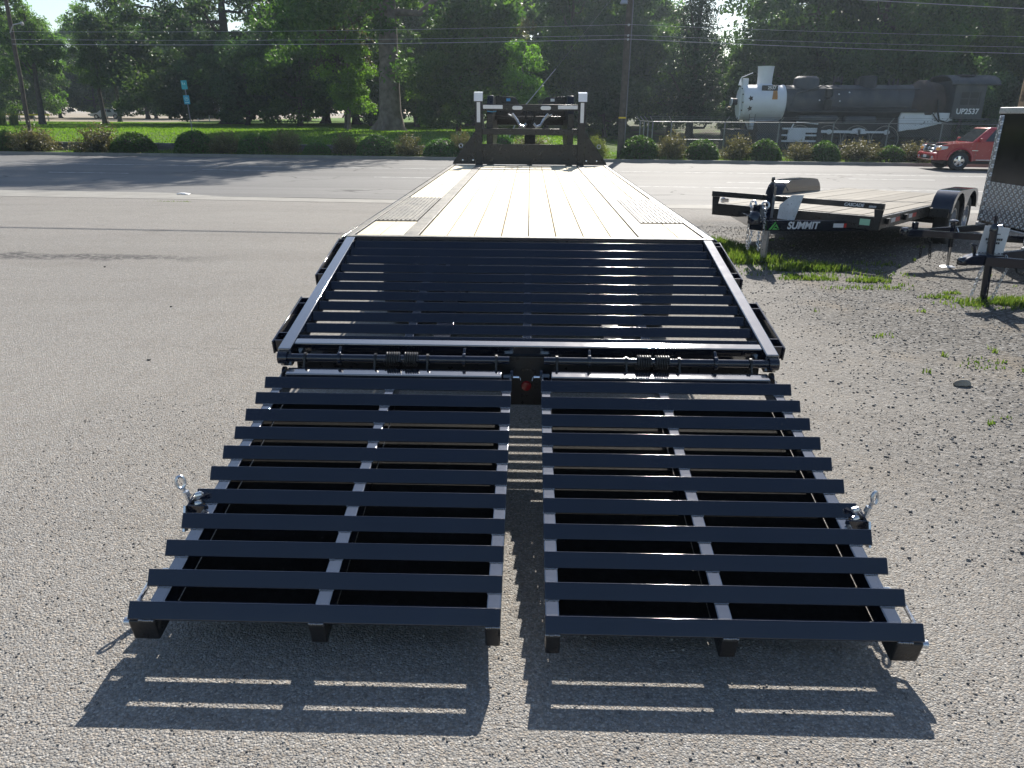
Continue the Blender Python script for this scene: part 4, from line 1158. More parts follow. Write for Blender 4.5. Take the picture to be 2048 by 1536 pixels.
# price sheet tied to that jack, seen from its printed side through the paper
ps = MB(); ps._add([(-.125, .0, -.17), (.105, .010, -.185), (.125, .015, .145), (-.100, .0, .165), (-.125, .003, -.17), (.105, .013, -.185), (.125, .018, .145), (-.100, .003, .165)],
                   [(0, 1, 2, 3), (7, 6, 5, 4), (0, 4, 5, 1), (1, 5, 6, 2), (2, 6, 7, 3), (3, 7, 4, 0)])
sheet = ps.build('price_sheet', MAT['paper'], None); sheet.location = (4.475, 7.262, .565); sheet.rotation_euler = (0, 0, R(-12))
tag(sheet, 'white paper price sheet with mirrored print tied to the nearest jack', 'sheet')
t = text('mirrored_price', '$5,295.00', .058, MAT['ink'], sheet, (.0, -.004, -.115), (R(90), 0, R(2)), .0005); t.scale = (-1, 1, 1)
for z, wd, th in ((.085, .10, .010), (.035, .14, .020), (.000, .11, .018), (-.055, .06, .007)):
    m = MB(); x = -wd / 2
    while x < wd / 2 - .006:
        w = rp.uniform(.006, .014); m.bb(x, x + w, -.0042, -.0022, z - th / 2, z + th / 2); x += w + .004
    m.build('print_line', MAT['ink'], sheet)['kind'] = 'stuff'

# ------------------------------------------------------------------ red pickup on the road
MAT['carred'] = M('red_car_paint', (.40, .016, .020), .25, 0, .05, 2, coat=.9, rvar=.04)
MAT['glass'] = M('tinted_glass', (.03, .035, .04), .05, 0, .1, 3, rvar=.02)
MAT['darkplastic'] = M('dark_plastic', (.025, .025, .027), .5, 0, .2, 9)
MAT['lampglass'] = M('headlamp_lens', (.62, .65, .68), .08, .3, .15, 18, coat=.6)
TRX, TRY, TRZ = 17.30, 34.0, -.455
tk = empty('pickup_truck', (TRX, TRY, TRZ), math.atan2(-SL, 1), 'red pickup truck driving past on the road in front of the locomotive', 'truck')
W2 = .90
def arch(cx, cz, r, g0=0, g1=180, k=12): return [(cx + r * math.cos(R(g0 + (g1 - g0) * i / k)), cz + r * math.sin(R(g0 + (g1 - g0) * i / k))) for i in range(k + 1)]
WX1, WX2, WR = .92, 4.15, .385
low = [(.06, .42), (.02, .52), (.03, .78), (.10, .96), (.16, 1.02), (.60, 1.08), (1.30, 1.13), (1.38, 1.14), (5.25, 1.16), (5.28, .60), (5.22, .50), (WX2 + .47, .46)]
low += arch(WX2, .40, .47, 0, 180) + [(WX2 - .47, .40), (WX1 + .47, .40)] + arch(WX1, .40, .47, 0, 180) + [(WX1 - .47, .42)]
m = MB(); m.prism(low, 'y', -W2, W2)
body = m.build('body', MAT['carred'], tk, bevel=.05, seg=3)
# cab: tapering greenhouse with inset glass
def frustum(mm, base, top, zb, zt, yb, yt):
    vs = [(base[0], -yb, zb), (base[1], -yb, zb), (base[1], yb, zb), (base[0], yb, zb), (top[0], -yt, zt), (top[1], -yt, zt), (top[1], yt, zt), (top[0], yt, zt)]
    mm._add(vs, [(0, 1, 2, 3), (7, 6, 5, 4), (0, 4, 5, 1), (1, 5, 6, 2), (2, 6, 7, 3), (3, 7, 4, 0)])
m = MB(); frustum(m, (1.34, 3.62), (2.02, 3.42), 1.12, 1.735, .845, .66); m.build('cab', MAT['carred'], tk, bevel=.06, seg=3)
def onface(a, b, c, d, s0, s1, t0, t1, off):
    a, b, c, d = map(Vector, (a, b, c, d))
    P = lambda s, t: (a.lerp(b, s)).lerp(d.lerp(c, s), t)
    nrm = (b - a).cross(d - a).normalized()
    q = [P(s0, t0), P(s1, t0), P(s1, t1), P(s0, t1)]
    return [p + nrm * off for p in q], [p + nrm * (off + .006) for p in q]
def pane(mm, face, s0, s1, t0, t1, off=.004):
    A, B = onface(*face, s0, s1, t0, t1, off)
    mm._add(A + B, [(0, 1, 2, 3), (7, 6, 5, 4), (0, 4, 5, 1), (1, 5, 6, 2), (2, 6, 7, 3), (3, 7, 4, 0)])
wsf = ((1.34, .845, 1.12), (1.34, -.845, 1.12), (2.02, -.66, 1.735), (2.02, .66, 1.735))
sdl = ((1.34, -.845, 1.12), (3.62, -.845, 1.12), (3.42, -.66, 1.735), (2.02, -.66, 1.735))
sdr = ((3.62, .845, 1.12), (1.34, .845, 1.12), (2.02, .66, 1.735), (3.42, .66, 1.735))
m = MB(); pane(m, wsf, .06, .94, .08, .90); m.build('windscreen', MAT['glass'], tk)
for f_, pr in ((sdl, ((.20, .55), (.58, .93))), (sdr, ((.07, .42), (.45, .80)))):
    for s0, s1 in pr:
        m = MB(); pane(m, f_, s0, s1, .10, .86); m.build('side_window', MAT['glass'], tk)
m = MB(); m.prism([(-.05, .40), (-.10, .48), (-.11, .66), (-.06, .72), (.12, .74), (.40, .70), (.44, .44)], 'y', -.86, .86); m.build('front_bumper', MAT['carred'], tk, bevel=.05, seg=3)
m = MB(); m.bb(-.118, -.10, -.45, .45, .45, .58); m.build('bumper_intake', MAT['darkplastic'], tk)
m = MB(); m.bb(-.135, -.120, -.15, .15, .50, .60); m.build('licence_plate', MAT['white'], tk)
m = MB(); m.prism([(-.02, .76), (.015, .76), (.09, .99), (.05, .99)], 'y', -.43, .43); m.build('grille', MAT['darkplastic'], tk)
m = MB()
m.bar((-.03, -.46, .755), (-.03, .46, .755), .05, .035); m.bar((.055, -.44, 1.00), (.055, .44, 1.00), .06, .045)
for s in (-1, 1): m.bar((-.03, s * .455, .75), (.055, s * .44, 1.0), .05, .05, up=(0, 1, 0))
m.bar((.0, -.42, .875), (.0, .42, .875), .02, .02)
gs = m.build('grille_surround', MAT['chrome'], tk, bevel=.01)
m = MB(); m.torus((-.012, 0, .885), (-1, 0, .25), .065, .009, 20, 6, sx=1.25, sy=.8, ref=(0, 1, 0)); m.torus((-.014, 0, .895), (-1, 0, .25), .032, .008, 16, 6, sx=.7, sy=1.3, ref=(0, 1, 0)); m.build('badge', MAT['chrome'], gs)
for s in (-1, 1):
    m = MB(); m.prism([(.0, .80), (.35, .86), (.40, .97), (.12, 1.005), (.06, .99)], 'y', s * .905 if s > 0 else -.905, s * .50)
    hl = m.build('headlight', MAT['lampglass'], tk, bevel=.02)
    m = MB(); m.prism([(-.004, .81), (.10, .83), (.13, .93), (.03, .93)], 'y', s * .909, s * .62); m.build('indicator', MAT['amber'], hl, bevel=.01)
    m = MB(); m.lathe([(0, -.02), (.05, -.015), (.06, .01)], (-.105, s * .66, .53), (1, 0, 0), 14); m.build('fog_light', MAT['lampglass'], tk)
    m = MB(); m.box((1.62, s * 1.00, 1.24), (.13, .20, .15)); m.bar((1.65, s * .86, 1.20), (1.63, s * .94, 1.22), .05, .04); m.build('wing_mirror', MAT['carred'], tk, bevel=.03, seg=3)
    m = MB(); m.bar((1.55, s * .93, .44), (3.6, s * .93, .44), .10, .04); m.build('side_step', MAT['chrome'], tk, bevel=.01)
    for wx in (WX1, WX2):
        # flared wheel-arch lip
        m = MB(); pts = [(wx + .50 * math.cos(R(g)), s * .915, .40 + .50 * math.sin(R(g))) for g in range(-2, 183, 15)]; m.path(pts, .045, 8); m.build('wheel_arch', MAT['carred'], tk)
        c = Vector((wx, s * .80, WR)); ax = Vector((0, s, 0))
        m = MB(); m.lathe([(.22, -.11), (.30, -.125), (.36, -.115), (WR, -.085), (WR, .085), (.36, .115), (.30, .125), (.22, .11)], c, ax, 36); wh = m.build('wheel', MAT['rubber'], tk)
        m = MB(); m.lathe([(.225, -.10), (.225, .10), (.20, .11), (.195, .03)], c, ax, 32)
        for i in range(5):
            g = 2 * math.pi * i / 5 + .3
            d = Vector((math.cos(g), 0, math.sin(g))); q = Vector((-math.sin(g), 0, math.cos(g)))
            a0, a1 = c + ax * .095 + d * .03, c + ax * .085 + d * .205
            P = [a0 + q * .045, a0 - q * .045, a1 - q * .062, a1 + q * .062]; Q = [p - ax * .03 for p in P]
            m._add(P + Q, [(0, 1, 2, 3), (7, 6, 5, 4), (0, 4, 5, 1), (1, 5, 6, 2), (2, 6, 7, 3), (3, 7, 4, 0)])
        m.lathe([(0, .11), (.045, .105), (.055, .09)], c, ax, 16)
        m.build('rim', MAT['chrome'], wh, bevel=.006)
        m = MB(); m.lathe([(0, .02), (.21, .02)], c, ax, 24); m.build('brake_disc', MAT['darkplastic'], wh)
m = MB(); m.bb(.45, 4.9, -.55, .55, .26, .42); m.build('underbody', MAT['darkplastic'], tk)
m = MB(); m.bb(2.2, 2.44, -.952, -.902, .93, .965); m.build('door_handle', MAT['chrome'], tk, bevel=.01)
m = MB(); m.bb(1.36, 1.60, -.906, -.902, .80, .83); m.build('side_badge', MAT['chrome'], tk)
for x in (1.52, 2.62, 3.55):
    m = MB(); m.bb(x - .004, x + .004, -.9035, -.895, .50, 1.10); m.build('door_seam', MAT['darkplastic'], tk)
m = MB(); m.prism([(.15, 1.03), (.10, 1.06), (.13, 1.085), (.42, 1.09), (.40, 1.06)], 'y', -.70, .70); m.build('bug_deflector', MAT['glass'], tk)
m = MB(); m.bb(3.68, 5.20, -.78, .78, 1.159, 1.163); m.build('bed_cover', MAT['darkplastic'], tk)
# ------------------------------------------------------------------ steam locomotive on display
LY, LGZ = 46.6, -.42                        # boiler axis, rail level
MAT['lococoat'] = M('faded_black_paint', (.050, .055, .062), .6, 0, .3, 1.4, bump=.3, bscale=12, dirt=(.10, .10, .09), dscale=1.1, dlo=.5, dhi=.75)
MAT['locodark'] = M('sooty_black_paint', (.022, .022, .023), .6, 0, .3, 2)
MAT['locobrown'] = M('rust_brown_steel', (.042, .030, .024), .7, 0, .4, 2)
MAT['locowhite'] = M('chalky_silver_paint', (.66, .69, .72), .5, 0, .06, 1.5, dirt=(.30, .25, .2), dscale=2.2, dlo=.64, dhi=.74)
MAT['rust'] = M('rust_streak', (.42, .20, .06), .8, 0, .3, 6)
LX0 = 12.25
lo = empty('steam_locomotive', (LX0, LY, LGZ), 0, 'old black steam locomotive with white smokebox numbered 2537 behind the fence', 'locomotive')
def lm(): return MB((LX0, LY, LGZ))
AZ = 2.38
ax = (1, 0, 0)
m = lm(); m.lathe([(0, -.02), (.80, 0), (.93, .03), (.955, .06), (.955, 2.35), (.985, 2.36), (.985, 2.44), (.955, 2.45)], (12.2, LY, AZ), ax, 40)
m.lathe([(0, -.12), (.30, -.10), (.42, -.06), (.66, -.02), (.80, .0)], (12.2, LY, AZ), ax, 32)
smoke = m.build('smokebox', MAT['locowhite'], lo)
for g in range(0, 360, 30):
    m = lm(); q = Vector((12.21, LY + .86 * math.cos(R(g)), AZ + .86 * math.sin(R(g)))); m.box(q, (.08, .07, .07)); m.build('door_clamp', MAT['locodark'], smoke)
for z in (2.60, 2.05):                        # worn dark patches where the white has gone
    m = lm(); pts = []
    for i in range(10):
        g = 2 * math.pi * i / 10; r = .17 if i % 2 else .09
        a_ = 3.55 if z > 2.3 else 3.9
        base = math.asin((z - AZ) / .957)
        th = base + r * math.sin(g) / .957
        pts.append((12.62 + r * math.cos(g) * .9, LY - .959 * math.cos(th), AZ + .959 * math.sin(th)))
    m.sheet(pts); m.build('bare_patch', MAT['locobrown'], smoke)
m = lm(); m.lathe([(.38, 3.15 - AZ), (.60, 3.16 - AZ), (.50, 3.32 - AZ), (.41, 3.40 - AZ), (.42, 3.85 - AZ), (.46, 4.30 - AZ), (.47, 4.34 - AZ), (.40, 4.34 - AZ), (.38, 4.0 - AZ)], (13.55, LY, AZ), (0, 0, 1), 28); m.build('chimney', MAT['locowhite'], lo)
m = lm(); m.bb(13.25, 14.15, LY - .72, LY - .66, 3.02, 3.30); npl = m.build('number_board', MAT['locodark'], lo)
text('number', '2537', .24, MAT['tapewhite'], npl, (13.80 - LX0, -.725, 3.165 - LGZ), (R(90), 0, 0), .004, bold=.006)
m = lm()
pts = []
for k in range(7):
    th = R(52 - k * 7); pts.append((13.93 - .02 * k, LY - .962 * math.cos(th), AZ + .962 * math.sin(th)))
for k in range(6, -1, -1):
    th = R(52 - k * 7); pts.append((14.13 - .0 * k, LY - .962 * math.cos(th), AZ + .962 * math.sin(th)))
m.v += [Vector(p) - m.o for p in pts]; m.f += [(i, i + 1, 12 - i, 13 - i) for i in range(6)]
m.build('rust_streak', MAT['rust'], smoke)
m = lm(); m.lathe([(.955, 0), (.965, 2.0), (1.0, 4.6), (1.03, 7.9), (.9, 8.05), (0, 8.05)], (14.66, LY, AZ), ax, 40)
for t, r in ((1.2, .975), (3.0, .99), (4.7, 1.012), (6.4, 1.03)): m.lathe([(r, t - .04), (r + .012, t - .04), (r + .012, t + .04), (r, t + .04)], (14.66, LY, AZ), ax, 40)
boiler = m.build('boiler', MAT['lococoat'], lo)
for x, z in ((17.6, 2.85), (17.65, 2.48), (16.5, 2.52), (18.2, 2.95)):
    th = math.asin((z - AZ) / .985)
    m = lm(); m.lathe([(0, .02), (.035, .015), (.05, 0)], (x, LY - 1.0 * math.cos(th), z), (0, -math.cos(th), math.sin(th)), 10); m.build('white_spot', MAT['tapewhite'], boiler)
m = lm(); m.lathe([(.80, .70), (.74, .95), (.71, 1.18), (.68, 1.32), (.52, 1.44), (0, 1.47)], (15.95, LY, AZ), (0, 0, 1), 28); m.build('sand_dome', MAT['lococoat'], lo)
m = lm(); m.lathe([(.62, .80), (.52, 1.05), (.50, 1.38), (.47, 1.46), (.3, 1.49), (0, 1.5)], (19.45, LY, AZ), (0, 0, 1), 28); m.bb(18.75, 19.0, LY - .15, LY + .15, 3.3, 3.72); m.build('steam_dome', MAT['locodark'], lo)
m = lm(); m.bb(14.7, 22.6, LY - 1.38, LY - .93, 1.90, 1.95); m.bb(14.7, 22.6, LY + .93, LY + 1.38, 1.90, 1.95); m.build('running_board', MAT['lococoat'], lo)
for z, r in ((3.12, .03), (2.0, .035), (2.75, .018)):
    m = lm(); m.tube((14.7, LY - 1.06 if z < 2.5 else LY - .74, z), (22.6, LY - 1.10 if z < 2.5 else LY - .80, z + .04), r, 8); m.build('pipe', MAT['lococoat'], lo)
m = lm(); m.bb(15.3, 17.6, LY - 1.35, LY - .75, 1.35, 1.72); m.build('air_tank', MAT['lococoat'], lo, bevel=.15, seg=4)
m = lm(); m.bb(18.0, 19.8, LY - 1.32, LY - .75, 1.30, 1.70); m.build('air_tank', MAT['lococoat'], lo, bevel=.15, seg=4)
# firebox side panel, white, tapering to the rear
m = lm(); m.prism([(21.15, .86), (21.05, 1.60), (21.15, 1.895), (24.0, 1.895), (24.05, 1.50), (23.2, 1.25), (22.1, .98), (21.6, .95)], 'y', LY - 1.28, LY - 1.10)
fb = m.build('firebox_panel', MAT['locowhite'], lo, bevel=.02)
for k in range(20):
    x = 22.0 + rp.random() * 1.5; z = 1.22 + (x - 22.0) * .26 + rp.uniform(-.08, .08)
    m = lm(); m.box((x, LY - 1.2815, z), (rp.uniform(.03, .09), .004, rp.uniform(.02, .06)), Matrix.Rotation(rp.uniform(-.6, .6), 3, 'Y')); m.build('paint_chip', MAT['locodark'], fb)
m = lm(); m.bb(14.6, 24.5, LY - .55, LY + .55, .55, 1.50); m.build('frame', MAT['locodark'], lo)
# cab
m = lm()
cx0, cx1, cy = 23.0, 26.1, 1.42
m.bb(cx0 + .9, cx1 - .55, LY - cy, LY - cy + .05, 1.62, 2.30); m.bb(cx0 + .9, cx0 + 1.15, LY - cy, LY - cy + .05, 2.301, 3.45); m.bb(cx1 - .80, cx1 - .55, LY - cy, LY - cy + .05, 2.301, 3.45); m.bb(cx0 + 1.151, cx1 - .801, LY - cy, LY - cy + .05, 3.0, 3.45)
m.bb(cx0 + .9, cx1 - .55, LY + cy - .05, LY + cy, 1.62, 3.45); m.bb(cx0 + .85, cx0 + .90, LY - cy, LY + cy, 1.62, 3.6); m.bb(cx0 + .9, cx1, LY - 1.3, LY + 1.3, 1.55, 1.61)
cab = m.build('cab', MAT['lococoat'], lo)
m = lm()
roof = [(-1.50, 3.40), (-1.46, 3.52), (-1.2, 3.72), (-.7, 3.88), (0, 3.94), (.7, 3.88), (1.2, 3.72), (1.46, 3.52), (1.50, 3.40)]
inner = [(a * .97, b - .05) for a, b in roof[::-1]]
m.prism([(LY + a, b) for a, b in roof + inner], 'x', cx0 + .55, cx1 + .15)
rf = m.build('cab_roof', MAT['lococoat'], cab)
m = lm(); m.bb(24.2, 25.0, LY - 1.05, LY - .3, 3.86, 3.93); m.build('roof_hatch', MAT['locodark'], rf)
m = lm()
for x in (cx0 + 1.20, cx0 + 1.70, cx0 + 2.22): m.bb(x - .03, x + .03, LY - cy + .012, LY - cy + .040, 2.302, 2.999)
m.bb(cx0 + 1.151, cx1 - .801, LY - cy + .014, LY - cy + .038, 2.62, 2.67); m.bb(cx0 + 1.151, cx1 - .801, LY - cy - .03, LY - cy + .012, 2.27, 2.32)
m.build('cab_window', MAT['lococoat'], cab)
m = lm(); m.bb(cx0 + 1.152, cx1 - .802, LY - cy + .022, LY - cy + .028, 2.322, 2.998); m.build('window_pane', MAT['locodark'], cab)
text('lettering', 'UP2537', .40, MAT['tapewhite'], cab, (24.72 - LX0, -cy - .004, 1.965 - LGZ), (R(90), 0, 0), .004, bold=.010, sx=.98)
m = lm(); m.lathe([(1.32, 0), (1.38, .1), (1.38, .45), (1.30, .6)], (22.35, LY, AZ - .1), ax, 36); m.lathe([(1.03, -.6), (1.25, -.1), (1.32, 0)], (22.35, LY, AZ - .1), ax, 36)
m.lathe([(0, 1.2), (1.2, 1.2), (1.30, .6)], (22.35, LY, AZ - .1), ax, 36); m.build('backhead_casing', MAT['locobrown'], lo)
m = lm(); m.path([(23.0, LY - 1.35, 2.6), (23.1, LY - 1.40, 1.9), (23.25, LY - 1.40, 1.5), (23.7, LY - 1.35, 1.38)], .05, 8); m.path([(22.8, LY - 1.35, 1.9), (23.1, LY - 1.36, 1.55), (23.3, LY - 1.3, 1.4)], .03, 8); m.build('pipe', MAT['locodark'], lo)
# cylinders, wheels, rods
m = lm(); m.lathe([(0, 0), (.50, 0), (.54, .05), (.54, 1.35), (.50, 1.4), (0, 1.4)], (13.0, LY - 1.15, .30), ax, 28); m.bb(13.05, 14.35, LY - 1.5, LY + 1.5, .5, 1.15); m.lathe([(0, 0), (.34, 0), (.36, 1.4), (0, 1.4)], (13.0, LY - 1.15, 1.05), ax, 24); m.build('cylinder', MAT['locodark'], lo)
m = lm(); m.prism([(12.75, 1.42), (14.5, 1.42), (14.2, .9), (13.0, .9)], 'y', LY - .5, LY + .5); m.build('smokebox_saddle', MAT['locowhite'], lo)
DRV = (15.65, 17.3, 18.95, 20.6)
def rail_wheel(name, x, r, mat_t, spokes):
    for s in (-1, 1):
        c = Vector((x, LY + s * .80, LGZ + r)); mm = lm()
        mm.lathe([(r - .14, .06), (r - .02, .06), (r, .05), (r, -.06), (r + .03, -.07), (r + .03, -.10), (r - .14, -.10), (r - .14, .06)], c, (0, s, 0), 36)
        w = mm.build(name, MAT['locodark'], lo)
        mm = lm(); mm.lathe([(r - .035, .064), (r - .004, .064), (r - .004, .070), (r - .035, .070)], c, (0, s, 0), 36); mm.build('white_tyre', mat_t, w)
        mm = lm(); mm.lathe([(0, .09), (r * .24, .09), (r * .26, -.08)], c, (0, s, 0), 18)
        for i in range(spokes):
            g = 2 * math.pi * i / spokes; d = Vector((math.cos(g), 0, math.sin(g)))
            mm.bar(c + d * r * .2, c + d * (r - .12), .05, .07, up=(0, 1, 0))
        mm.build('spokes', MAT['locodark'], w)
MAT['dullwhite'] = M('dull_wheel_paint', (.36, .34, .30), .6, 0, .2, 4)
for x in DRV: rail_wheel('driving_wheel', x, .80, MAT['dullwhite'], 14)
rail_wheel('pilot_wheel', 12.75, .40, MAT['locodark'], 10)
rail_wheel('trailing_wheel', 23.6, .52, MAT['locodark'], 10)
m = lm(); z = .82; y0 = LY - 1.02
m.bar((15.3, y0, z), (20.75, y0, z), .05, .12)
for x in DRV[:]: m.lathe([(0, -.06), (.14, -.06), (.14, .06), (0, .06)], (x - .02, y0, z), (0, 1, 0), 18)
m.prism([(18.5, .72), (19.4, .72), (19.3, .98), (18.95, 1.06), (18.6, .98)], 'y', y0 - .06, y0 - .03)
m.build('side_rod', MAT['locowhite'], lo)
m = lm(); m.bar((15.2, y0 - .10, .86), (18.9, y0 - .10, .82), .05, .15); m.build('main_rod', MAT['locowhite'], lo)
m = lm()
for z in (.98, .62, .30): m.bar((14.55, y0 - .08, z), (16.55, y0 - .08, z), .10, .10)
m.bb(14.9, 15.9, y0 - .16, y0 - .02, .36, .92); m.build('crosshead_guide', MAT['locowhite'], lo)
m = lm(); m.bar((15.3, y0 - .15, 1.35), (16.6, y0 - .15, 1.24), .05, .07); m.bar((15.15, y0 - .16, 1.25), (14.85, y0 - .16, .55), .05, .06); m.build('valve_rod', MAT['locowhite'], lo)
m = lm(); m.bb(16.55, 16.75, y0 - .20, y0 + .05, .15, 1.3); m.build('motion_bracket', MAT['locodark'], lo)
m = lm(); m.lathe([(0, -.04), (.16, -.03), (.19, .0), (.19, .28), (0, .30)], (11.78, LY, 2.42), ax, 20); m.bb(11.9, 12.2, LY - .12, LY + .12, 2.28, 2.36); hd = m.build('headlamp', MAT['locodark'], lo)
m = lm(); m.lathe([(.17, -.05), (.21, -.05), (.21, .02), (.17, .02)], (11.76, LY, 2.42), ax, 20); m.build('headlamp_rim', MAT['locowhite'], hd)
m = lm(); m.bb(12.25, 12.55, LY - .32, LY - .02, 3.28, 3.68); m.prism([(12.1, 3.32), (12.4, 3.32), (12.2, 3.72)], 'y', LY + .2, LY + .24); m.build('bell_bracket', MAT['locowhite'], lo, bevel=.04)
m = lm(); m.tube((12.12, LY - .3, 3.72), (12.75, LY - .3, 3.98), .022, 8); m.tube((12.15, LY - .3, 3.35), (12.12, LY - .3, 3.72), .022, 8); m.tube((12.1, LY - .75, 1.5), (12.1, LY - .72, 3.1), .025, 8); m.build('handrail', MAT['locowhite'], lo)
m = lm(); m.bb(11.6, 12.6, LY - 1.25, LY + 1.25, .62, .92); m.prism([(11.55, .60), (11.75, .60), (12.1, -.25), (11.5, -.25)], 'y', LY - 1.1, LY + 1.1); m.build('pilot_beam', MAT['locodark'], lo)
m = lm(); m.lathe([(.0, .30), (.06, .28), (.10, .18), (.17, .04), (.19, 0)], (17.75, LY, 3.52), (0, 0, 1), 16); m.bb(17.5, 17.56, LY - .05, LY + .05, 3.35, 3.85); m.bb(17.94, 18.0, LY - .05, LY + .05, 3.35, 3.85); m.build('bell', MAT['locodark'], lo)
for x in (20.6, 20.85, 21.1):
    m = lm(); m.lathe([(.06, .0), (.07, .2), (.05, .22), (.05, .34), (0, .36)], (x, LY - .2, 3.36), (0, 0, 1), 10); m.build('safety_valve', MAT['locodark'], lo)
m = lm()
for k in range(6): m.bar((12.55, LY - 1.30, .35 + k * .24), (12.85, LY - 1.30, .35 + k * .24), .02, .02)
for x in (12.54, 12.86): m.bar((x, LY - 1.30, .25), (x, LY - 1.30, 1.75), .025, .025, up=(0, 1, 0))
m.build('ladder', MAT['locodark'], lo)
m = lm(); m.lathe([(0, 0), (.20, 0), (.22, .08), (.22, .55), (.12, .58), (.12, .70), (.22, .73), (.22, 1.15), (0, 1.18)], (16.9, LY - 1.22, 1.98), (0, 0, 1), 18); m.build('air_pump', MAT['locodark'], lo)
m = lm()
for k in range(34):
    for xx in (14.62, 12.34):
        th = R(-60 + k * 7); m.box((xx, LY - .962 * math.cos(th), AZ + .962 * math.sin(th)), (.035, .035, .035), Matrix.Rotation(-th, 3, 'X'))
rv = m.build('rivets', MAT['locowhite'], smoke); rv['kind'] = 'stuff'
m = lm(); m.path([(16.9, LY - 1.2, 3.15), (16.6, LY - 1.05, 3.3), (15.2, LY - .9, 2.9), (14.9, LY - .95, 2.2)], .035, 8); m.path([(17.1, LY - 1.2, 2.2), (18.5, LY - 1.12, 2.15), (21.5, LY - 1.15, 2.2)], .04, 8); m.build('steam_pipe', MAT['lococoat'], lo)
tr_ = empty('railway_track', (18.5, LY, LGZ - .2), 0, 'short length of rail and ties under the old steam locomotive', 'track')
for s in (-1, 1):
    m = MB((18.5, LY, LGZ - .2)); m.bb(9, 29, LY + s * .76 - .035, LY + s * .76 + .035, LGZ - .16, LGZ - .002); m.build('rail', MAT['locobrown'], tr_)
tie0 = None
for k in range(30):
    if tie0 is None:
        m = MB(); m.bb(-.11, .11, -1.25, 1.25, -.10, .035); tie0 = m.build('tie', MAT['polewood'], tr_); o = tie0
    else: o = inst(tie0)
    o.location = (-9.2 + k * .64, 0, 0)

# ------------------------------------------------------------------ chain-link fence with barbed-wire arms
FZ = -.40
MAT['fencemetal'] = M('galvanised_fence', (.22, .23, .24), .5, .5, .12, 8)
fe = empty('chain_link_fence', (6.5, 42.0, FZ), 0, 'grey chain-link fence with slanted barbed-wire arms in front of the locomotive', 'fence')
def fm(): return MB((6.5, 42.0, FZ))
FTOP = 1.33
posts = [6.55, 7.55, 10.38, 13.25, 16.13, 19.03, 21.83, 24.7]
for i, x in enumerate(posts):
    m = fm(); m.tube((x, 42.0, FZ - .05), (x, 42.0, FTOP), .035, 10)
    sx_ = -.18 if i < 2 else .16
    m.tube((x, 42.0, FTOP - .02), (x + sx_, 41.85, FTOP + .27), .022, 8)
    m.build('post', MAT['fencemetal'], fe)
for x, y in ((6.55, 43.6), (6.55, 45.2), (6.55, 46.8)):
    m = fm(); m.tube((x, y, FZ - .05), (x, y, FTOP), .035, 10); m.tube((x, y, FTOP - .02), (x - .25, y, FTOP + .27), .022, 8); m.build('post', MAT['fencemetal'], fe)
for p0, p1, r in (((6.55, 42.0, FTOP), (24.7, 42.0, FTOP), .019), ((6.55, 42.0, FTOP), (6.55, 46.8, FTOP), .019), ((7.55, 42.0, .44), (10.38, 42.0, .44), .022), ((6.55, 42.0, FZ + .06), (24.7, 42.0, FZ + .06), .012)):
    m = fm(); m.tube(p0, p1, r, 8); m.build('rail', MAT['fencemetal'], fe)
for k in range(3):
    m = fm(); dz = .09 * (k + 1); m.path([(x + (.05 * (k + 1) if i >= 2 else -.06 * (k + 1)), 42.0 - .05 * (k + 1), FTOP + dz - .01) for i, x in enumerate(posts)], .006, 4); m.build('barbed_wire', MAT['fencemetal'], fe)
# woven wire: two sets of slanting wires
m = fm()
x = 6.6
while x < 24.6:
    for d in (1, -1):
        a = (x, 41.965, FZ + .05); b = (x + d * 1.7, 41.965, FTOP - .02)
        if 6.5 < b[0] < 24.7: m.bar(a, b, .004, .004)
    x += .13
wv = m.build('wire_mesh', MAT['fencemetal'], fe, smooth=0); wv['kind'] = 'stuff'

# ------------------------------------------------------------------ utility poles and wires
def pole(name, loc, top, r0, r1, mat, label, lean=(0, 0)):
    t = empty(name, loc, 0, label, 'utility pole')
    n = 12; pts = [(lean[0] * i / n + .012 * math.sin(i * 1.9), lean[1] * i / n + .012 * math.cos(i * 1.3), (top - loc[2]) * i / n - .1 * (i == 0)) for i in range(n + 1)]
    mm = MB(); mm.path(pts, r0, 16, radii=[r0 + (r1 - r0) * i / n for i in range(n + 1)])
    sh = mm.build('pole', mat, t)
    return t
pA = pole('utility_pole', (4.42, 38.0, -.36), 10.5, .165, .13, MAT['polewood'], 'dark wooden utility pole standing among the shrubs across the road', (.10, 0))
m = MB(); m.bb(-.175, .175, -.185, -.165, 1.86, 1.93); m.build('yellow_tag', MAT['yellow'], pA)
m = MB(); m.tube((.185, -.02, .0), (.255, -.02, 9.8), .022, 8); m.build('cable_guard', MAT['fencemetal'], pA)
m = MB(); m.path([(-.02, -.1, 6.9), (-.15, -.25, 7.05), (-.22, -.35, 7.0)], .025, 8); m.lathe([(0, .05), (.06, .04), (.09, -.02), (.17, -.16), (.18, -.22), (0, -.23)], (-.24, -.40, 6.98), (0, 0, 1), 16); m.build('street_lamp', MAT['tube_grey'], pA)
for z in (5.92, 5.48, 5.31): 
    m = MB(); m.lathe([(0, -.05), (.05, -.04), (.05, .04), (0, .05)], (.06, -.20, z), (0, 1, 0), 10); m.build('insulator', MAT['tube_grey'], pA)
pB = pole('utility_pole', (-26.2, 40.3, -.10), 9.0, .105, .085, MAT['polewood'], 'thin dark utility pole among trees at the left edge', (.25, 0))
m = MB(); m.path([(.12, -.1, 5.4), (.5, -.3, 5.75), (1.0, -.5, 5.80)], .03, 8); m.lathe([(0, .03), (.09, .02), (.10, -.05), (0, -.06)], (1.1, -.5, 5.78), (.9, 0, .1), 10); m.build('lamp_arm', MAT['tube_grey'], pB)
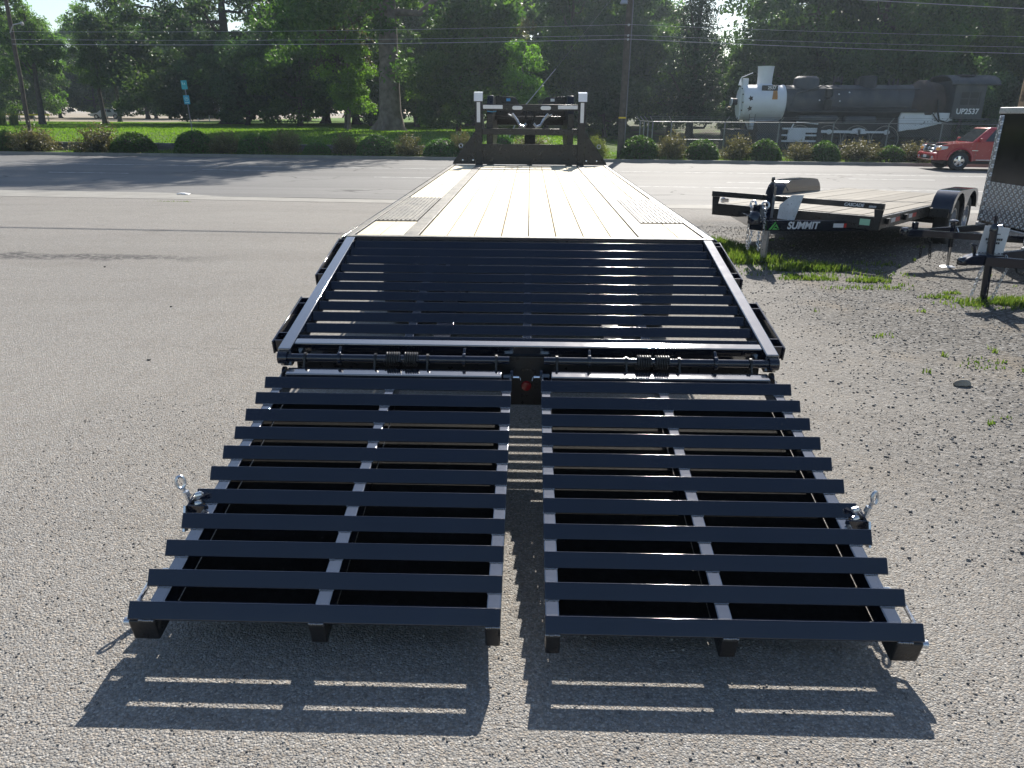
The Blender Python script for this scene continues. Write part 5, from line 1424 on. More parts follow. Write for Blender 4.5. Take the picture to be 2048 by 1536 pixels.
pC = pole('utility_pole', (12.62, 20.4, -.36), 9.4, .17, .13, MAT['polewood2'], 'tan weathered utility pole rising behind the cargo trailer', (-.12, 0))
MAT['wire'] = M('aluminium_wire', (.42, .43, .45), .5, .3, .1, 5)
def wire(name, pts_, r, label, group, sag=.25):
    P = []
    for (a, b) in zip(pts_, pts_[1:]):
        a, b = Vector(a), Vector(b)
        for i in range(12):
            k = i / 12; p = a.lerp(b, k); p.z -= sag * 4 * k * (1 - k); P.append(p)
    P.append(Vector(pts_[-1]))
    c = P[len(P) // 2].copy()
    mm = MB(c); mm.path(P, r, 6); o = mm.build(name, MAT['wire'], None); o.location = c
    tag(o, label, 'wire', group); return o
for i, (z, zr, lab) in enumerate(((5.58, 5.05, 'uppermost of the three close wires crossing the dark utility pole'), (5.14, 4.62, 'middle of the three close wires crossing the dark utility pole'), (4.97, 4.30, 'lowest of the three close wires crossing the dark utility pole'))):
    zl = (5.35, 5.0, 4.78)[i]
    wire('overhead_wire', [(-26.0, 40.1, zl), (4.48, 37.8, z), (32, 37.2, zr)], .007 if i != 2 else .012, lab, 'wires along the far side of the road', .12)
wire('overhead_wire', [(9.0, 37.6, 6.9), (40, 35.6, 5.4)], .015, 'single high wire crossing the trees at the upper right corner', 'wires along the far side of the road', .1)
wire('overhead_cable', [(-45, 22.0, 8.15), (12.5, 20.4, 7.95), (60, 18.6, 8.2)], .034, 'thick cable fixed high on the tan utility pole, shading the lot', None, .55)

# slim pale pole leaning behind the gooseneck: a guy wire with its guard
m = MB((-1.35, 42.3, .2)); m.path([(-1.38, 42.3, -.05), (-.40, 42.3, 1.95), (1.30, 42.3, 3.90)], .03, 8, radii=[.035, .03, .022]); m.path([(1.30, 42.3, 3.90), (4.2, 42.3, 7.4)], .004, 5)
o = m.build('guy_wire_guard', MAT['tube_grey'], None); o.location = (-1.35, 42.3, .2); tag(o, 'thin pale slanted guy wire guard seen just above the gooseneck', 'guy wire')

# ------------------------------------------------------------------ teal route signs
MAT['teal'] = M('teal_sign_sheeting', (.02, .36, .42), .4, 0, .06, 5)
MAT['blue_sign'] = M('blue_green_sign_sheeting', (.03, .33, .50), .4, 0, .06, 5)
MAT['signlight'] = M('pale_sign_print', (.38, .70, .72), .4, 0, .06, 5)
sg = empty('road_sign', (-19.80, 45.4, .36), 0, 'teal double sign on a leaning thin post above the shrubs', 'sign'); sg.rotation_euler = (0, R(-2.2), 0)
m = MB(); m.tube((0, 0, -.1), (0, 0, 2.95), .032, 8); m.build('post', MAT['fencemetal'], sg)
m = MB(); m.bb(-.17, .17, -.045, -.035, 2.50, 2.98); s1 = m.build('upper_panel', MAT['teal'], sg)
m = MB(); m.prism([(-.11, 2.92), (-.08, 2.92), (-.06, 2.80), (-.04, 2.76), (-.07, 2.74), (-.10, 2.80)], 'y', -.048, -.0455); m.prism([(-.02, 2.74), (.01, 2.86), (.04, 2.86), (.07, 2.74), (.045, 2.74), (.035, 2.78), (.015, 2.78), (.005, 2.74)], 'y', -.048, -.0455); m.build('sign_print', MAT['signlight'], s1)
m = MB(); m.bb(-.17, .17, -.045, -.035, 1.70, 2.18); s2 = m.build('lower_panel', MAT['blue_sign'], sg)
m = MB(); m.torus((0, -.047, 1.98), (0, 1, 0), .095, .012, 24, 6); m.bar((-.06, -.047, 1.985), (.06, -.047, 1.985), .004, .02); m.prism([(-.06, 1.99), (0, 2.03), (.06, 1.99)], 'y', -.049, -.0455); m.bb(-.12, .12, -.048, -.0455, 1.765, 1.80); m.build('sign_print', MAT['signlight'], s2)

# low stone wall behind the shrubs on the left
MAT['wallstone'] = M('grey_wall_stone', (.17, .16, .15), .9, 0, .3, 6, bump=.8, bscale=20, rnd=.2)
wa = empty('low_stone_wall', (-14, line(39.65, -14), -.36), 0, 'low grey stone retaining wall behind the left shrubs', 'wall')
rs = random.Random(8)
stn = []
for v in range(5):
    mm = MB(); w = .42 + .09 * v; mm.box((0, 0, 0), (w, .26, .145)); o_ = mm.mesh('stone', MAT['wallstone']); stn.append((w, o_))
for row in range(3):
    x = -26.0 - .15 * row
    while x < 2.0:
        w, me = rs.choice(stn)
        o = bpy.data.objects.new('stone', me); col.objects.link(o); o.parent = wa
        bv = o.modifiers.new('bevel', 'BEVEL'); bv.width = .03; bv.segments = 2
        o.location = (x + w / 2 + 14, line(39.65, x) - line(39.65, -14) + rs.uniform(-.015, .015), .07 + row * .150)
        o.rotation_euler = (0, 0, rs.uniform(-.02, .02) - SL)
        x += w + .012
# ------------------------------------------------------------------ foliage
ORD = ['first', 'second', 'third', 'fourth', 'fifth', 'sixth', 'seventh', 'eighth', 'ninth', 'tenth']
def unit(rng, n):
    v = rng.normal(size=(n, 3)); return v / np.linalg.norm(v, axis=1)[:, None]
def leaf_cloud(name, pts, out, size, mat, rng, aspect=.55, droop=.25, tint=None):
    n = len(pts)
    nrm = unit(rng, n) + out * .6 + np.array([0, 0, .35]); nrm /= np.linalg.norm(nrm, axis=1)[:, None]
    t = unit(rng, n); t[:, 2] -= droop
    t -= nrm * (t * nrm).sum(1)[:, None]; t /= np.linalg.norm(t, axis=1)[:, None] + 1e-9
    b = np.cross(nrm, t)
    L = (size * rng.uniform(.6, 1.35, n))[:, None]
    V = np.stack([pts - t * L * .5, pts + b * L * aspect * .5 + t * L * .05, pts + t * L * .5, pts - b * L * aspect * .5 + t * L * .05], 1).reshape(-1, 3)
    F = np.arange(4 * n).reshape(-1, 4)
    tv = rng.random(n) if tint is None else np.clip(tint + rng.normal(0, .16, n), 0, 1)
    return np_mesh(name, V, F, mat, np.repeat(tv, 4))

def crown_points(rng, ells, total, rc, hollow=.55):
    """leaf clumps spread through the crown's volume: mostly near its outside, with gaps between"""
    P, O, T, C = [], [], [], []
    wsum = sum(e[6] for e in ells)
    for (cx, cy, cz, a, b, c, w) in ells:
        nl = int(total * w / wsum); k = max(8, int(nl / 230))
        d = unit(rng, k); r = hollow + (1 - hollow) * rng.random(k) ** .7
        r *= 1 + .14 * np.sin(d[:, 0] * 4.1 + cx) * np.cos(d[:, 2] * 3.7 + cy) + .07 * rng.normal(size=k)
        cc = np.array([cx, cy, cz]) + d * r[:, None] * np.array([a, b, c])
        C.append(cc)
        idx = rng.integers(0, k, nl)
        rad = rc * rng.uniform(.55, 1.45, k)
        dd = unit(rng, nl); rr = rad[idx] * rng.random(nl) ** .45
        off = dd * rr[:, None]; off[:, 2] *= .62
        off[:, 2] -= .25 * rad[idx] * (np.hypot(off[:, 0], off[:, 1]) / (rad[idx] + 1e-6)) ** 2
        P.append(cc[idx] + off); O.append(dd)
        tn = rng.random(k); T.append(tn[idx] * .6 + .2)
    return np.concatenate(P), np.concatenate(O), np.concatenate(T), np.concatenate(C)

def trunk_mesh(name, rng, h, r0, limbs, mat, flare=1.5, bend=.25, lo=.35, tips=None, wander=.15):
    mm = MB()
    n = 14
    pts, rad = [], []
    for i in range(n + 1):
        k = i / n
        pts.append((bend * math.sin(k * 2.3) + wander * rng.normal() * k * .3, bend * .6 * math.sin(k * 3.1 + 1) + wander * rng.normal() * k * .3, -.25 + (h + .25) * k))
        rad.append(r0 * (1 - .72 * k) * (1 + (flare - 1) * math.exp(-k * h / .55)))
    mm.path(pts, r0, 14, radii=rad)
    # buttress roots
    for i in range(5):
        g = 2 * math.pi * i / 5 + rng.random()
        mm.path([(math.cos(g) * r0 * .6, math.sin(g) * r0 * .6, r0 * 1.1), (math.cos(g) * r0 * 1.3, math.sin(g) * r0 * 1.3, r0 * .3), (math.cos(g) * r0 * 2.1, math.sin(g) * r0 * 2.1, -.12)], r0 * .4, 7, radii=[r0 * .38, r0 * .32, r0 * .12])
    for i in range(limbs):
        k = lo + (.95 - lo) * (i + rng.random() * .6) / limbs
        j = min(n, int(k * n)); a = Vector(pts[j])
        if tips is not None and len(tips):
            c = tips[np.argmin(np.abs(tips[:, 2] - (a.z + h * .12)) + rng.random(len(tips)) * 3.0)]; e = Vector(c)
        else:
            g = rng.random() * 6.28; e = a + Vector((math.cos(g) * h * .3, math.sin(g) * h * .3, h * .15))
        q1 = a.lerp(e, .35) + Vector((0, 0, -.04 * h)); q2 = a.lerp(e, .7) + Vector((rng.normal() * .2, rng.normal() * .2, .02 * h))
        rr = max(.025, rad[j] * .45)
        mm.path([a, q1, q2, e], rr, 7, radii=[rr, rr * .75, rr * .5, rr * .18])
    return mm.mesh(name, mat)

KIND = {}
def make_kind(key, seed, ells, total, rc, size, mat, h, r0, limbs, bark, **kw):
    rg = np.random.default_rng(seed)
    P, O, T, C = crown_points(rg, ells, total, rc, kw.pop('hollow', .5))
    keep = P[:, 2] > .25
    cm = leaf_cloud('crown', P[keep], O[keep], size, MAT[mat], rg, tint=T[keep], droop=kw.pop('droop', .3), aspect=kw.pop('aspect', .55))
    tmesh = trunk_mesh('trunk', rg, h, r0, limbs, MAT[bark], tips=C, **kw)
    KIND[key] = (cm, tmesh)
GRP = 'trees in the park across the road'
def tree(key, loc, label, scale=1.0, rz=0.0, name='broadleaf_tree', mat=None, sz=None, trunk=True):
    t = empty(name, loc, rz, label, 'tree', GRP)
    s = (scale, scale, sz or scale)
    cm, tmesh = KIND[key]
    if mat:
        kk = (key, mat)
        if kk not in KIND:
            c2 = cm.copy(); c2.materials.clear(); c2.materials.append(MAT[mat]); KIND[kk] = c2
        cm = KIND[kk]
    for nm, me in (('crown', cm), ('trunk', tmesh)):
        o = bpy.data.objects.new(nm, me); col.objects.link(o); o.parent = t; o.scale = s
    return t
make_kind('oak', 11, [(0, 0, 9.0, 5.9, 5.6, 6.2, 1.0), (-2.8, .5, 4.6, 3.6, 3.4, 3.4, .35), (3.0, -.6, 4.6, 3.6, 3.2, 3.4, .35), (.4, -1.5, 3.4, 3.4, 2.8, 2.6, .22)], 62000, 1.2, .31, 'leaf', 12, .36, 12, 'bark_dark')
make_kind('tall', 12, [(0, 0, 9.5, 3.0, 3.0, 7.0, 1.0), (.6, 0, 4.0, 2.9, 2.6, 3.2, .4)], 36000, 1.0, .28, 'leaf_blue', 14, .26, 12, 'bark_dark')
make_kind('airy', 13, [(0, 0, 8.8, 3.4, 3.2, 6.2, 1.0)], 9000, .8, .26, 'leaf', 14, .2, 18, 'bark_dark', hollow=.3)
make_kind('bushy', 14, [(0, 0, 3.2, 3.8, 3.0, 2.9, 1.0), (1.7, -.5, 4.9, 2.0, 2.0, 2.0, .3)], 22000, .75, .20, 'leaf_blue', 4.5, .16, 10, 'bark_dark', hollow=.45)
make_kind('lime', 15, [(0, 0, 4.9, 1.9, 1.8, 2.7, 1.0), (.4, 0, 2.6, 1.7, 1.5, 1.7, .4)], 13000, .7, .19, 'leaf_light', 6.5, .13, 10, 'bark', hollow=.25)
make_kind('small', 16, [(0, 0, 6.6, 2.9, 2.9, 2.9, 1.0), (-.8, .3, 9.0, 2.0, 2.0, 2.6, .5)], 17000, .75, .22, 'leaf', 10, .27, 10, 'bark_dark', lo=.45, hollow=.35)
make_kind('beech', 17, [(0, 0, 9.0, 12.0, 8.5, 7.8, 1.0), (-6, -1, 4.2, 5.5, 5.0, 3.4, .3), (5.5, -1.5, 4.2, 6.0, 5.0, 3.4, .3), (0, -4, 3.6, 6.0, 3.0, 2.8, .2)], 62000, 1.5, .36, 'leaf_blue', 13, .75, 14, 'bark_dark', flare=1.9, lo=.2)
make_kind('cottonwood', 18, [(0, 0, 17.0, 7.2, 6.6, 9.8, 1.0), (6.3, -1.5, 8.0, 3.2, 3.0, 2.2, .12), (-5.6, -.5, 8.3, 2.4, 2.6, 2.8, .10), (.9, -1.2, 4.4, .75, .5, .7, .008), (0, 0, 24.0, 4.5, 4.5, 3.6, .2)], 66000, 1.35, .31, 'leaf', 22, .80, 16, 'bark', flare=1.4, lo=.36, bend=.15, hollow=.45)
make_kind('olive', 19, [(0, 0, 8.6, 3.4, 3.0, 3.8, 1.0), (-1.4, 0, 6.0, 1.5, 1.4, 1.5, .25), (1.2, 0, 5.6, 1.2, 1.2, 1.4, .2)], 17000, .8, .24, 'leaf_brown', 11, .2, 8, 'bark_dark', hollow=.4, droop=.9)
# pine: drooping whorls of needle sprays
rg = np.random.default_rng(21)
P, O, T, tips = [], [], [], []
for w in range(24):
    z = 1.6 + w * .58; rad = (3.7 - .16 * w) * (1 + .2 * math.sin(w * 2.1))
    if rad < .4: rad = .4
    for bch in range(8):
        g = 2 * math.pi * (bch + rg.random() * .7) / 8 + w * .7
        L = rad * rg.uniform(.6, 1.15); n_ = int(170 * L / 3)
        k = rg.random(n_) ** .6
        c = np.stack([np.cos(g) * L * k, np.sin(g) * L * k, z - .35 * k * k * L * .5 + .1 * L * k], 1)
        sp = rg.normal(size=(n_, 3)) * np.array([.30, .30, .18]); P.append(c + sp); O.append(unit(rg, n_)); T.append(np.full(n_, rg.random() * .6 + .2)); tips.append(c[np.argmax(k)])
cm = leaf_cloud('crown', np.concatenate(P), np.concatenate(O), .30, MAT['needle'], rg, aspect=.28, droop=.2, tint=np.concatenate(T))
KIND['pine'] = (cm, trunk_mesh('trunk', rg, 15.0, .27, 22, MAT['bark_dark'], tips=np.array(tips), lo=.1, bend=.1))

def fz(x, y): return far_z(x, y + SL * x) - .05
def T_(key, x, y, label, **k): return tree(key, (x, y, fz(x, y)), label, **k)
T_('cottonwood', -9.9, 55.5, 'huge tree with thick bare grey trunk beyond the shrubs', rz=.3)
T_('beech', -29.5, 77, 'broad dark tree whose low branches sweep near the sunlit lawn')
T_('small', -42.2, 67, 'leaning thick-trunked tree at the left of the lawn', scale=.95, rz=1.0)
T_('small', -41.0, 75, 'small tree with a slim dark trunk standing on the sunlit lawn', scale=.82, rz=2.4)
T_('airy', -46.5, 88, 'tall thin airy tree with sky showing between its branches', scale=1.05, rz=.6)
T_('oak', -60.5, 84, 'dense dark tree cut off by the left edge of the picture', scale=.78, rz=.9)
T_('oak', -72, 112, 'rounded tree top below the bright sky patch at upper left', scale=.98, rz=2.0, mat='leaf_light')
T_('oak', -58, 118, 'tree behind the airy tree, above the far parked car', scale=.85, rz=4.0)
T_('tall', -49, 116, 'narrow tree filling in between the slim lawn tree and the dark one', scale=.95, rz=1.0)
T_('oak', -17.5, 79, 'dark tree behind the huge grey trunk, to its left', scale=1.05, rz=2.9)
T_('olive', -14.0, 60, 'brownish hanging foliage just left of the huge grey trunk', scale=.92, rz=1.1, name='olive_leaved_tree')
T_('lime', -13.3, 57, 'bright yellow-green sapling glowing between dark trees left of the grey trunk', scale=.98, rz=.2)
T_('oak', -6.0, 78, 'dark tree behind the huge grey trunk, to its right', scale=1.0, rz=5.1)
T_('olive', -3.6, 59, 'brownish leaved tree hanging over the gooseneck from above', scale=1.02, rz=3.0, name='olive_leaved_tree')
T_('bushy', -4.9, 53.5, 'wide low green bushy tree left of the gooseneck', scale=1.05, rz=.5, mat='leaf')
T_('lime', -.55, 51.5, 'light green young tree rising right behind the gooseneck', scale=.84, rz=1.5)
T_('tall', 3.4, 66, 'bluish tall tree between the gooseneck and the utility pole', scale=.92, rz=2.0)
T_('tall', 7.9, 69, 'bluish tall tree just behind the dark utility pole', scale=.98, rz=.3)
T_('bushy', 6.0, 62, 'low bushy tree in shade behind the utility pole', scale=.95, rz=2.6)
T_('pine', 12.6, 62, 'dark shaggy pine standing right of the utility pole', scale=1.0, rz=.7, name='pine_tree')
T_('oak', 20.6, 60.0, 'leafy tree above the white smokebox', scale=.92, sz=1.04, rz=.4, mat='leaf_blue')
T_('oak', 25.2, 58.5, 'leafy tree above the middle of the black boiler', scale=.92, sz=1.02, rz=2.2)
T_('oak', 31.0, 59.5, 'leafy tree above the locomotive cab', scale=.92, sz=1.04, rz=3.6)
T_('oak', 37.2, 58.5, 'leafy tree behind the tan utility pole at the right edge', scale=.92, sz=1.02, rz=5.0, mat='leaf_blue')
T_('bushy', 15.5, 56, 'low dark shrubby tree in shade ahead of the smokebox', scale=.8, rz=1.9)
T_('bushy', 22.5, 54.5, 'low shaded shrubby tree hidden close behind the boiler', scale=.85, rz=4.2)
T_('bushy', 29.5, 54.5, 'low shaded shrubby tree close behind the cab', scale=.85, rz=.9)
for i, (x, y, s, lb) in enumerate([(-32, 112, 1.2, 'distant tree behind the broad dark tree'), (-14, 104, 1.25, 'distant tree filling the gap left of the grey trunk'), (2, 98, 1.2, 'distant tree far behind the gooseneck'),
                                   (10.5, 92, 1.1, 'distant tree far behind the pine'), (36, 90, 1.1, 'distant tree far behind the locomotive boiler'), (47, 88, 1.15, 'distant tree far behind the locomotive cab'), (-88, 125, 1.0, 'distant tree at the far left edge')]):
    T_('oak', x, y, lb, scale=s, rz=i * 1.3)

for i, (x, y, s_, lb) in enumerate([(-66.5, 100, .92, 'tree behind the picnic shelter'), (-83, 108, 1.0, 'tree at the left edge above the ornamental grass'), (-56, 128, 1.15, 'hazy tree far behind the white car'), (-74, 135, 1.15, 'hazy tree farthest back at the left')]):
    T_('oak', x, y, lb, scale=s_, rz=i * 1.9 + .7, mat='leaf_light' if i % 2 else None)
for i, x in enumerate((-86, -78, -70, -62, -54, -46)):
    T_('bushy', x, 126 + 3 * (i % 2), 'low background tree beyond the car park, ' + ORD[i] + ' from the left edge', scale=1.5, rz=i * 1.3, mat='leaf', name='undergrowth_tree')
BUSH = [(-25.5, 70, 'behind the sign post'), (-20.0, 68, 'left of the bright sapling'), (-14.5, 72, 'far behind the bright sapling'), (-9.8, 68, 'directly behind the huge grey trunk'), (-4.6, 70, 'far behind the wide bluish bush'),
        (1.2, 66, 'behind the light green young tree'), (7.2, 72, 'far behind the utility pole'), (12.2, 68, 'behind the foot of the pine'), (17.5, 66, 'behind the white smokebox'), (23.0, 68, 'behind the sand dome'), (28.4, 66, 'behind the steam dome'), (34.0, 67, 'behind the rear of the cab'), (39.5, 66, 'behind the tan pole')]
for i, (x, y, w) in enumerate(BUSH): T_('bushy', x, y, 'dark shaded undergrowth tree ' + w, scale=1.25 + .12 * math.sin(i * 2.2), rz=i * 1.1, mat=('leaf_blue', 'leaf')[i % 2], name='undergrowth_tree')
ROW2 = [(-23.5, 90, 1.25, 'behind the sign'), (-9.5, 88, 1.25, 'in line with the grey trunk'), (4.5, 82, 1.2, 'in line with the guy wire'), (9.6, 80, .95, 'in line with the pine'), (27.5, 76, 1.1, 'in line with the chimney'), (33.5, 77, 1.15, 'in line with the boiler'), (44.0, 76, 1.15, 'in line with the cab')]
for i, (x, y, sc_, w) in enumerate(ROW2): T_('oak', x, y, 'second-row tree ' + w, scale=sc_, rz=i * 2.3 + .4, mat=('leaf_blue', 'leaf')[i % 2])

# ------------------------------------------------------------------ shrubs along the far verge
def dome_pts(rg, n, shell=.82):
    d = unit(rg, n); d[:, 2] = np.abs(d[:, 2]) * 1.0 - .12 * rg.random(n)
    r = shell + (1 - shell) * rg.random(n)
    return d, r
rg = np.random.default_rng(31)
SH = {}
for v in range(2):
    d, r = dome_pts(rg, 5200, .84)
    r = r * (1 + .035 * np.sin(d[:, 0] * 7 + v) * np.cos(d[:, 1] * 6)) 
    P = d * r[:, None] * np.array([1, 1, .98]); P[:, 2] = np.maximum(P[:, 2] + .1, .02)
    sq = np.abs(P[:, 0]) ** 1.0
    mesh_ = leaf_cloud('foliage', P, d, .105, MAT['box'], rg, aspect=.6, droop=.0)
    mm = MB()
    for i in range(14):
        g = i * 2.4; mm.path([(0, 0, 0), (.3 * math.cos(g), .3 * math.sin(g), .35), (.72 * math.cos(g), .72 * math.sin(g), .45 + .3 * math.sin(i))], .03, 5, radii=[.035, .025, .012])
    mm.lathe([(.80, .02), (.80, .35), (.66, .68), (.38, .88), (0, .95)], (0, 0, 0), (0, 0, 1), 16)
    SH['g', v] = (mesh_, mm.mesh('stems', MAT['twig']))
for v in range(3):
    P, O = [], []
    mm = MB()
    for i in range(130):
        d = unit(rg, 1)[0]; d[2] = abs(d[2]) * 1.05 + .05; L = rg.uniform(.72, 1.14)
        tip = d * L * np.array([1, 1, .95]); n_ = 46
        k = rg.random(n_) ** .55
        P.append(tip[None] * k[:, None] + rg.normal(size=(n_, 3)) * .065 + np.array([0, 0, .04])); O.append(np.repeat(d[None], n_, 0))
        if i % 3 == 0: mm.path([(0, 0, 0), tuple(tip * .5 + np.array([0, 0, .06])), tuple(tip)], .012, 4, radii=[.02, .011, .004])
    P = np.concatenate(P); P[:, 2] = np.maximum(P[:, 2], .03)
    tnt = np.clip(np.linalg.norm(P, axis=1) * .75 - .1, 0, 1)
    SH['b', v] = (leaf_cloud('foliage', P, np.concatenate(O), .085, MAT['shrub_brown'], rg, aspect=.45, tint=tnt, droop=-.3), mm.mesh('stems', MAT['twig']))
SHRUBS = [(-27.42, 0.61, 0.62, 'g'), (-25.9, 1.11, 0.73, 'b'), (-22.36, 1.25, 0.96, 'b'), (-20.47, 0.86, 0.56, 'g'), (-17.16, 0.98, 0.66, 'g'), (-15.57, 0.79, 0.7, 'b'), (-13.91, 0.84, 0.62, 'g'), (-12.34, 0.79, 0.69, 'b'), (-10.77, 0.58, 0.27, 'g'), (-9.26, 0.83, 0.62, 'b'), (-7.68, 0.8, 0.54, 'g'), (-6.01, 0.85, 0.6, 'b'), (-4.35, 0.77, 0.52, 'g'), (-3.4, 0.57, 0.67, 'b'), (-1.42, 0.64, 0.69, 'g'), (0.1, 0.96, 0.66, 'b'), (3.31, 0.58, 0.58, 'y'), (5.35, 0.75, 0.6, 'g'), (6.86, 0.86, 0.8, 'b'), (8.32, 0.65, 0.56, 'g'), (9.96, 0.76, 0.62, 'b'), (11.25, 0.69, 0.57, 'g'), (12.92, 0.64, 0.47, 'b'), (14.03, 0.71, 0.48, 'g'), (15.65, 0.89, 0.5, 'b'), (17.07, 0.7, 0.4, 'g'), (18.27, 0.74, 0.5, 'b'), (19.79, 0.72, 0.41, 'g'), (21.33, 0.76, 0.47, 'b')]   # x, radius, top, kind
ORD = ['first', 'second', 'third', 'fourth', 'fifth', 'sixth', 'seventh', 'eighth', 'ninth', 'tenth']
left_n = {'g': 0, 'b': 0}; right_n = {'g': 0, 'b': 0}
for i, (x, sc, ztop, kd) in enumerate(SHRUBS):
    y = line(38.2, x); base = -.37
    hz_ = (ztop - base) / (1.08 if kd == 'g' else 1.05)
    sc *= 1.19 + .13 * math.sin(i * 2.7); hz_ *= 1.10 + .07 * math.sin(i * 1.9 + 1)
    if kd == 'y': me_f, me_s = SH['b', 0]
    else: me_f, me_s = SH[kd, i % (2 if kd == 'g' else 3)]
    what = {'g': 'round clipped green shrub', 'b': 'loose brown-tipped shrub'}.get(kd)
    if kd == 'y': lab = 'yellow-green shrub between the gooseneck and the utility pole'
    elif x < 4:
        left_n[kd] += 1; lab = f'{what}, {ORD[left_n[kd] - 1]} of its kind counted from the left end of the row'
    else:
        right_n[kd] += 1; lab = f'{what}, {ORD[right_n[kd] - 1]} of its kind right of the utility pole'
    t = empty('round_shrub' if kd == 'g' else 'loose_shrub', (x, y, base), i * 1.7, lab, 'shrub', 'shrubs along the far kerb')
    f_ = me_f
    if kd == 'y':
        f_ = me_f.copy(); f_.materials.clear(); f_.materials.append(MAT['shrub_yellow'])
    for nm, me in (('foliage', f_), ('stems', me_s)):
        o = bpy.data.objects.new(nm, me); col.objects.link(o); o.parent = t; o.scale = (sc, sc, hz_)

# ------------------------------------------------------------------ things far behind on the left
def at_lawn(x, y): return fz(x, y) + .05
MAT['carwhite'] = M('white_car_paint', (.78, .79, .80), .25, 0, .03, 2, coat=.8, rvar=.04)
def sedan(loc, rz, label):
    t = empty('parked_car', loc, rz, label, 'car')
    pr = [(0, .35), (.02, .62), (.15, .74), (1.15, .88), (3.6, .92), (4.35, .88), (4.45, .60), (4.42, .35), (3.98, .32)] + arch(3.6, .32, .36) + arch(.85, .32, .36)
    mm = MB(); mm.prism(pr, 'y', -.86, .86); mm.build('body', MAT['carwhite'], t, bevel=.06, seg=3)
    mm = MB(); frustum(mm, (1.0, 3.75), (1.75, 3.1), .87, 1.42, .80, .60); mm.build('cabin', MAT['carwhite'], t, bevel=.07, seg=3)
    f1 = ((1.0, .80, .87), (1.0, -.80, .87), (1.75, -.60, 1.42), (1.75, .60, 1.42)); f2 = ((1.0, -.80, .87), (3.75, -.80, .87), (3.1, -.60, 1.42), (1.75, -.60, 1.42))
    mm = MB(); pane(mm, f1, .06, .94, .1, .9); mm.build('windscreen', MAT['glass'], t)
    for a, b in ((.20, .50), (.53, .80)):
        mm = MB(); pane(mm, f2, a, b, .12, .86); mm.build('side_window', MAT['glass'], t)
    for wx in (.85, 3.6):
        for s in (-1, 1): wheel_parts(t, (wx, s * .78, .31), (0, s, 0), .31, .20, MAT['alu'])
    return t
sedan((-66.5, 118, at_lawn(-66.5, 118)), R(8), 'white car parked far behind the slim-trunked lawn tree')
MAT['yellowpaint'] = M('yellow_barrier_paint', (.65, .48, .03), .5, 0, .1, 5)
bt = empty('barrier_rail', (-58, 88, at_lawn(-58, 88)), R(3), 'low yellow barrier rail beyond the lawn', 'barrier')
m = MB(); m.bb(-3.4, 3.4, -.04, .04, .60, .78); m.build('rail', MAT['yellowpaint'], bt)
for x in (-3.2, -1.6, 0, 1.6, 3.2):
    m = MB(); m.bb(x - .05, x + .05, -.04, .04, -.05, .599); m.build('post', MAT['fencemetal'], bt)
gz_ = empty('picnic_shelter', (-67.5, 92, at_lawn(-67.5, 92)), 0, 'small pale-roofed picnic shelter among trees at the far left', 'shelter')
m = MB(); m.prism([(-2.4, 2.5), (0, 3.5), (2.4, 2.5), (2.4, 2.38), (-2.4, 2.38)], 'y', -2.2, 2.2); m.build('roof', MAT['alu'], gz_)
for x in (-2.1, 2.1):
    for y in (-1.9, 1.9):
        m = MB(); m.bb(x - .08, x + .08, y - .08, y + .08, -.1, 2.38); m.build('post', MAT['white'], gz_)
m = MB(); m.bb(-.9, .9, -.4, .4, .68, .75); m.bb(-.8, -.7, -.3, .3, 0, .679); m.bb(.7, .8, -.3, .3, 0, .679); m.build('picnic_table', MAT['oldwood'], gz_)
bs = empty('bus_shelter', (-41.0, 99, at_lawn(-41, 99)), R(5), 'tiny white-framed glass shelter beyond the lawn', 'shelter')
m = MB(); m.bb(-1.5, 1.5, -.7, .7, 2.2, 2.32); m.build('roof', MAT['white'], bs)
for x in (-1.4, 0, 1.4):
    m = MB(); m.bb(x - .05, x + .05, .58, .68, -.05, 2.2); m.build('post', MAT['white'], bs)
m = MB(); m.bb(-1.35, 1.35, .62, .64, .3, 2.1); m.build('pane', MAT['glass'], bs)
rg = np.random.default_rng(44)
pts_, hs_ = [], []
for k in range(16):
    cx, cy = -48.5 + k * .42 + rg.normal() * .2, 63 + rg.normal() * .5
    q = np.stack([cx + rg.normal(size=90) * .14, cy + rg.normal(size=90) * .14, np.full(90, at_lawn(-46, 63))], 1); pts_.append(q); hs_.append(rg.uniform(.7, 1.35, 90))
tag(blades('ornamental_grass', np.concatenate(pts_), np.concatenate(hs_), rg, MAT['shrub_yellow'], .03, .55), 'pale feathery ornamental grass bed at the left of the lawn', 'grass')

# ------------------------------------------------------------------ small things on the lot
rg = np.random.default_rng(9)
def rock(loc, r, label, mat):
    import bmesh
    bm = bmesh.new(); bmesh.ops.create_icosphere(bm, subdivisions=3, radius=1)
    ph = rg.random(6) * 6
    for v in bm.verts:
        c = v.co; k = 1 + .18 * math.sin(c.x * 2.6 + ph[0]) + .14 * math.sin(c.y * 3.1 + ph[1]) + .12 * math.sin(c.z * 3.7 + ph[2]) + .05 * math.sin(c.x * 9 + c.y * 8 + ph[3])
        v.co = Vector((c.x * k * r, c.y * k * r * .75, c.z * k * r * .55))
    me = bpy.data.meshes.new('rock'); bm.to_mesh(me); bm.free(); me.materials.append(mat); me.shade_smooth()
    o = bpy.data.objects.new('rock', me); col.objects.link(o); o.location = loc; tag(o, label, 'rock'); return o
MAT['rockm'] = M('tan_rock', (.30, .27, .22), .85, 0, .25, 14, bump=.6, bscale=30)
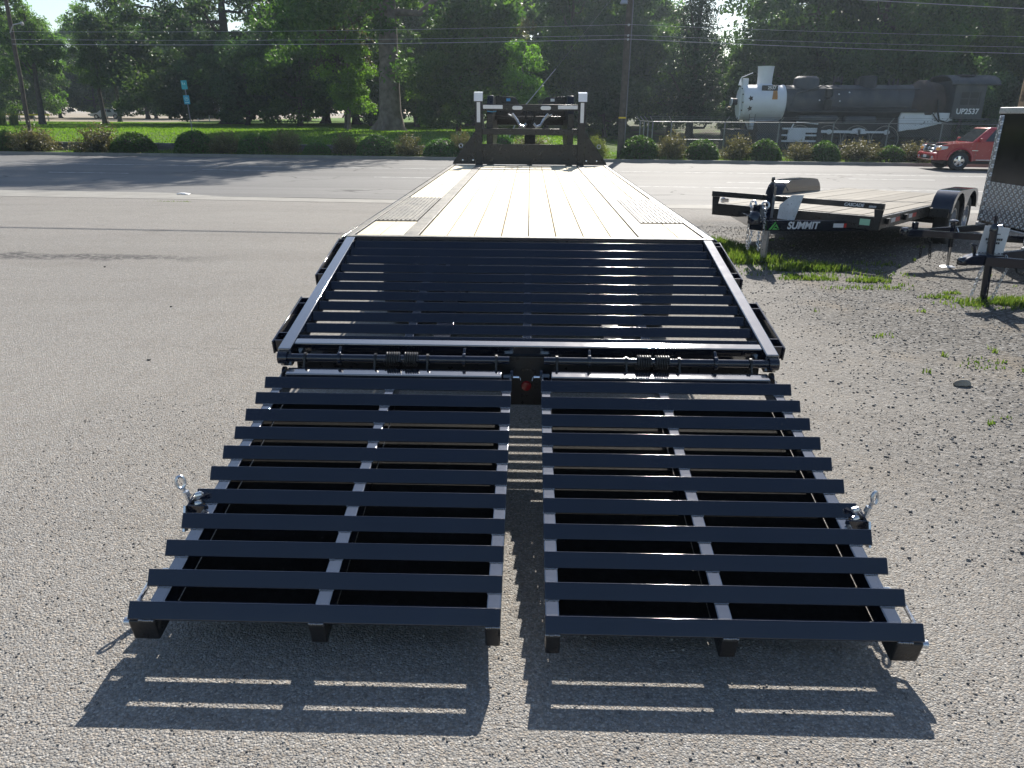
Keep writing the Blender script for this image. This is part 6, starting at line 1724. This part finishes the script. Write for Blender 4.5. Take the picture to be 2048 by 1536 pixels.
rock((2.94, 4.76, .018), .048, 'fist-sized tan rock lying on the gravel right of the ramps', MAT['rockm'])
MAT['darkstone'] = M('dark_pebble', (.06, .058, .056), .85, 0, .2, 20)
for x, y, r, lab in ((-2.75, 5.05, .013, 'dark pebble on the asphalt left of the hinge'), (-3.30, 6.6, .012, 'dark pebble on the lot well left of the dovetail'), (-4.9, 8.4, .014, 'dark pebble by the ragged dark strip'), (-5.0, 12.6, .02, 'dark pebble far out on the left of the lot'), (2.36, 2.63, .016, 'dark pebble near the right ramp tip'), (2.55, 2.35, .014, 'smaller dark pebble at the right picture edge')):
    rock((x, y, gnd(y) + r * .3), r, lab, MAT['darkstone'])
# crumpled white scrap at the gutter's bend
n_ = 9
vs, fs = [], []
for j in range(5):
    for i in range(n_):
        u, v = i / (n_ - 1) - .5, j / 4 - .5
        vs.append((u * .34, v * .15 + u * -.07, .018 + .028 * rg.random() + .03 * (1 - 4 * u * u) * (1 - 4 * v * v)))
for j in range(4):
    for i in range(n_ - 1): a = j * n_ + i; fs.append((a, a + 1, a + n_ + 1, a + n_))
m = MB(); m._add(vs, fs); o = m.build('paper_scrap', MAT['paper'], None); o.location = (-8.75, 19.05, gnd(18.7)); tag(o, 'crumpled white scrap lying at the bend of the gutter', 'litter')
sm = o.modifiers.new('thick', 'SOLIDIFY'); sm.thickness = .004

# ------------------------------------------------------------------ thin haze volume added to imitate veiling lens glare
m = MB(); m.bb(-905, 905, -305, 980, -1.5, 36.0)
hz = m.build('haze', None, None, smooth=0); tag(hz, 'thin added haze imitating veiling lens glare', 'haze', None, 'stuff')
hm = bpy.data.materials.new('glare_veil_haze'); hm.use_nodes = True
hn = hm.node_tree.nodes; hl = hm.node_tree.links
hn.remove(hn['Principled BSDF'])
pv = hn.new('ShaderNodeVolumePrincipled'); pv.inputs['Color'].default_value = (.72, .86, 1.0, 1); pv.inputs['Density'].default_value = HAZE; pv.inputs['Anisotropy'].default_value = .55
hl.new(pv.outputs[0], hn['Material Output'].inputs['Volume'])
hz.data.materials.append(hm)
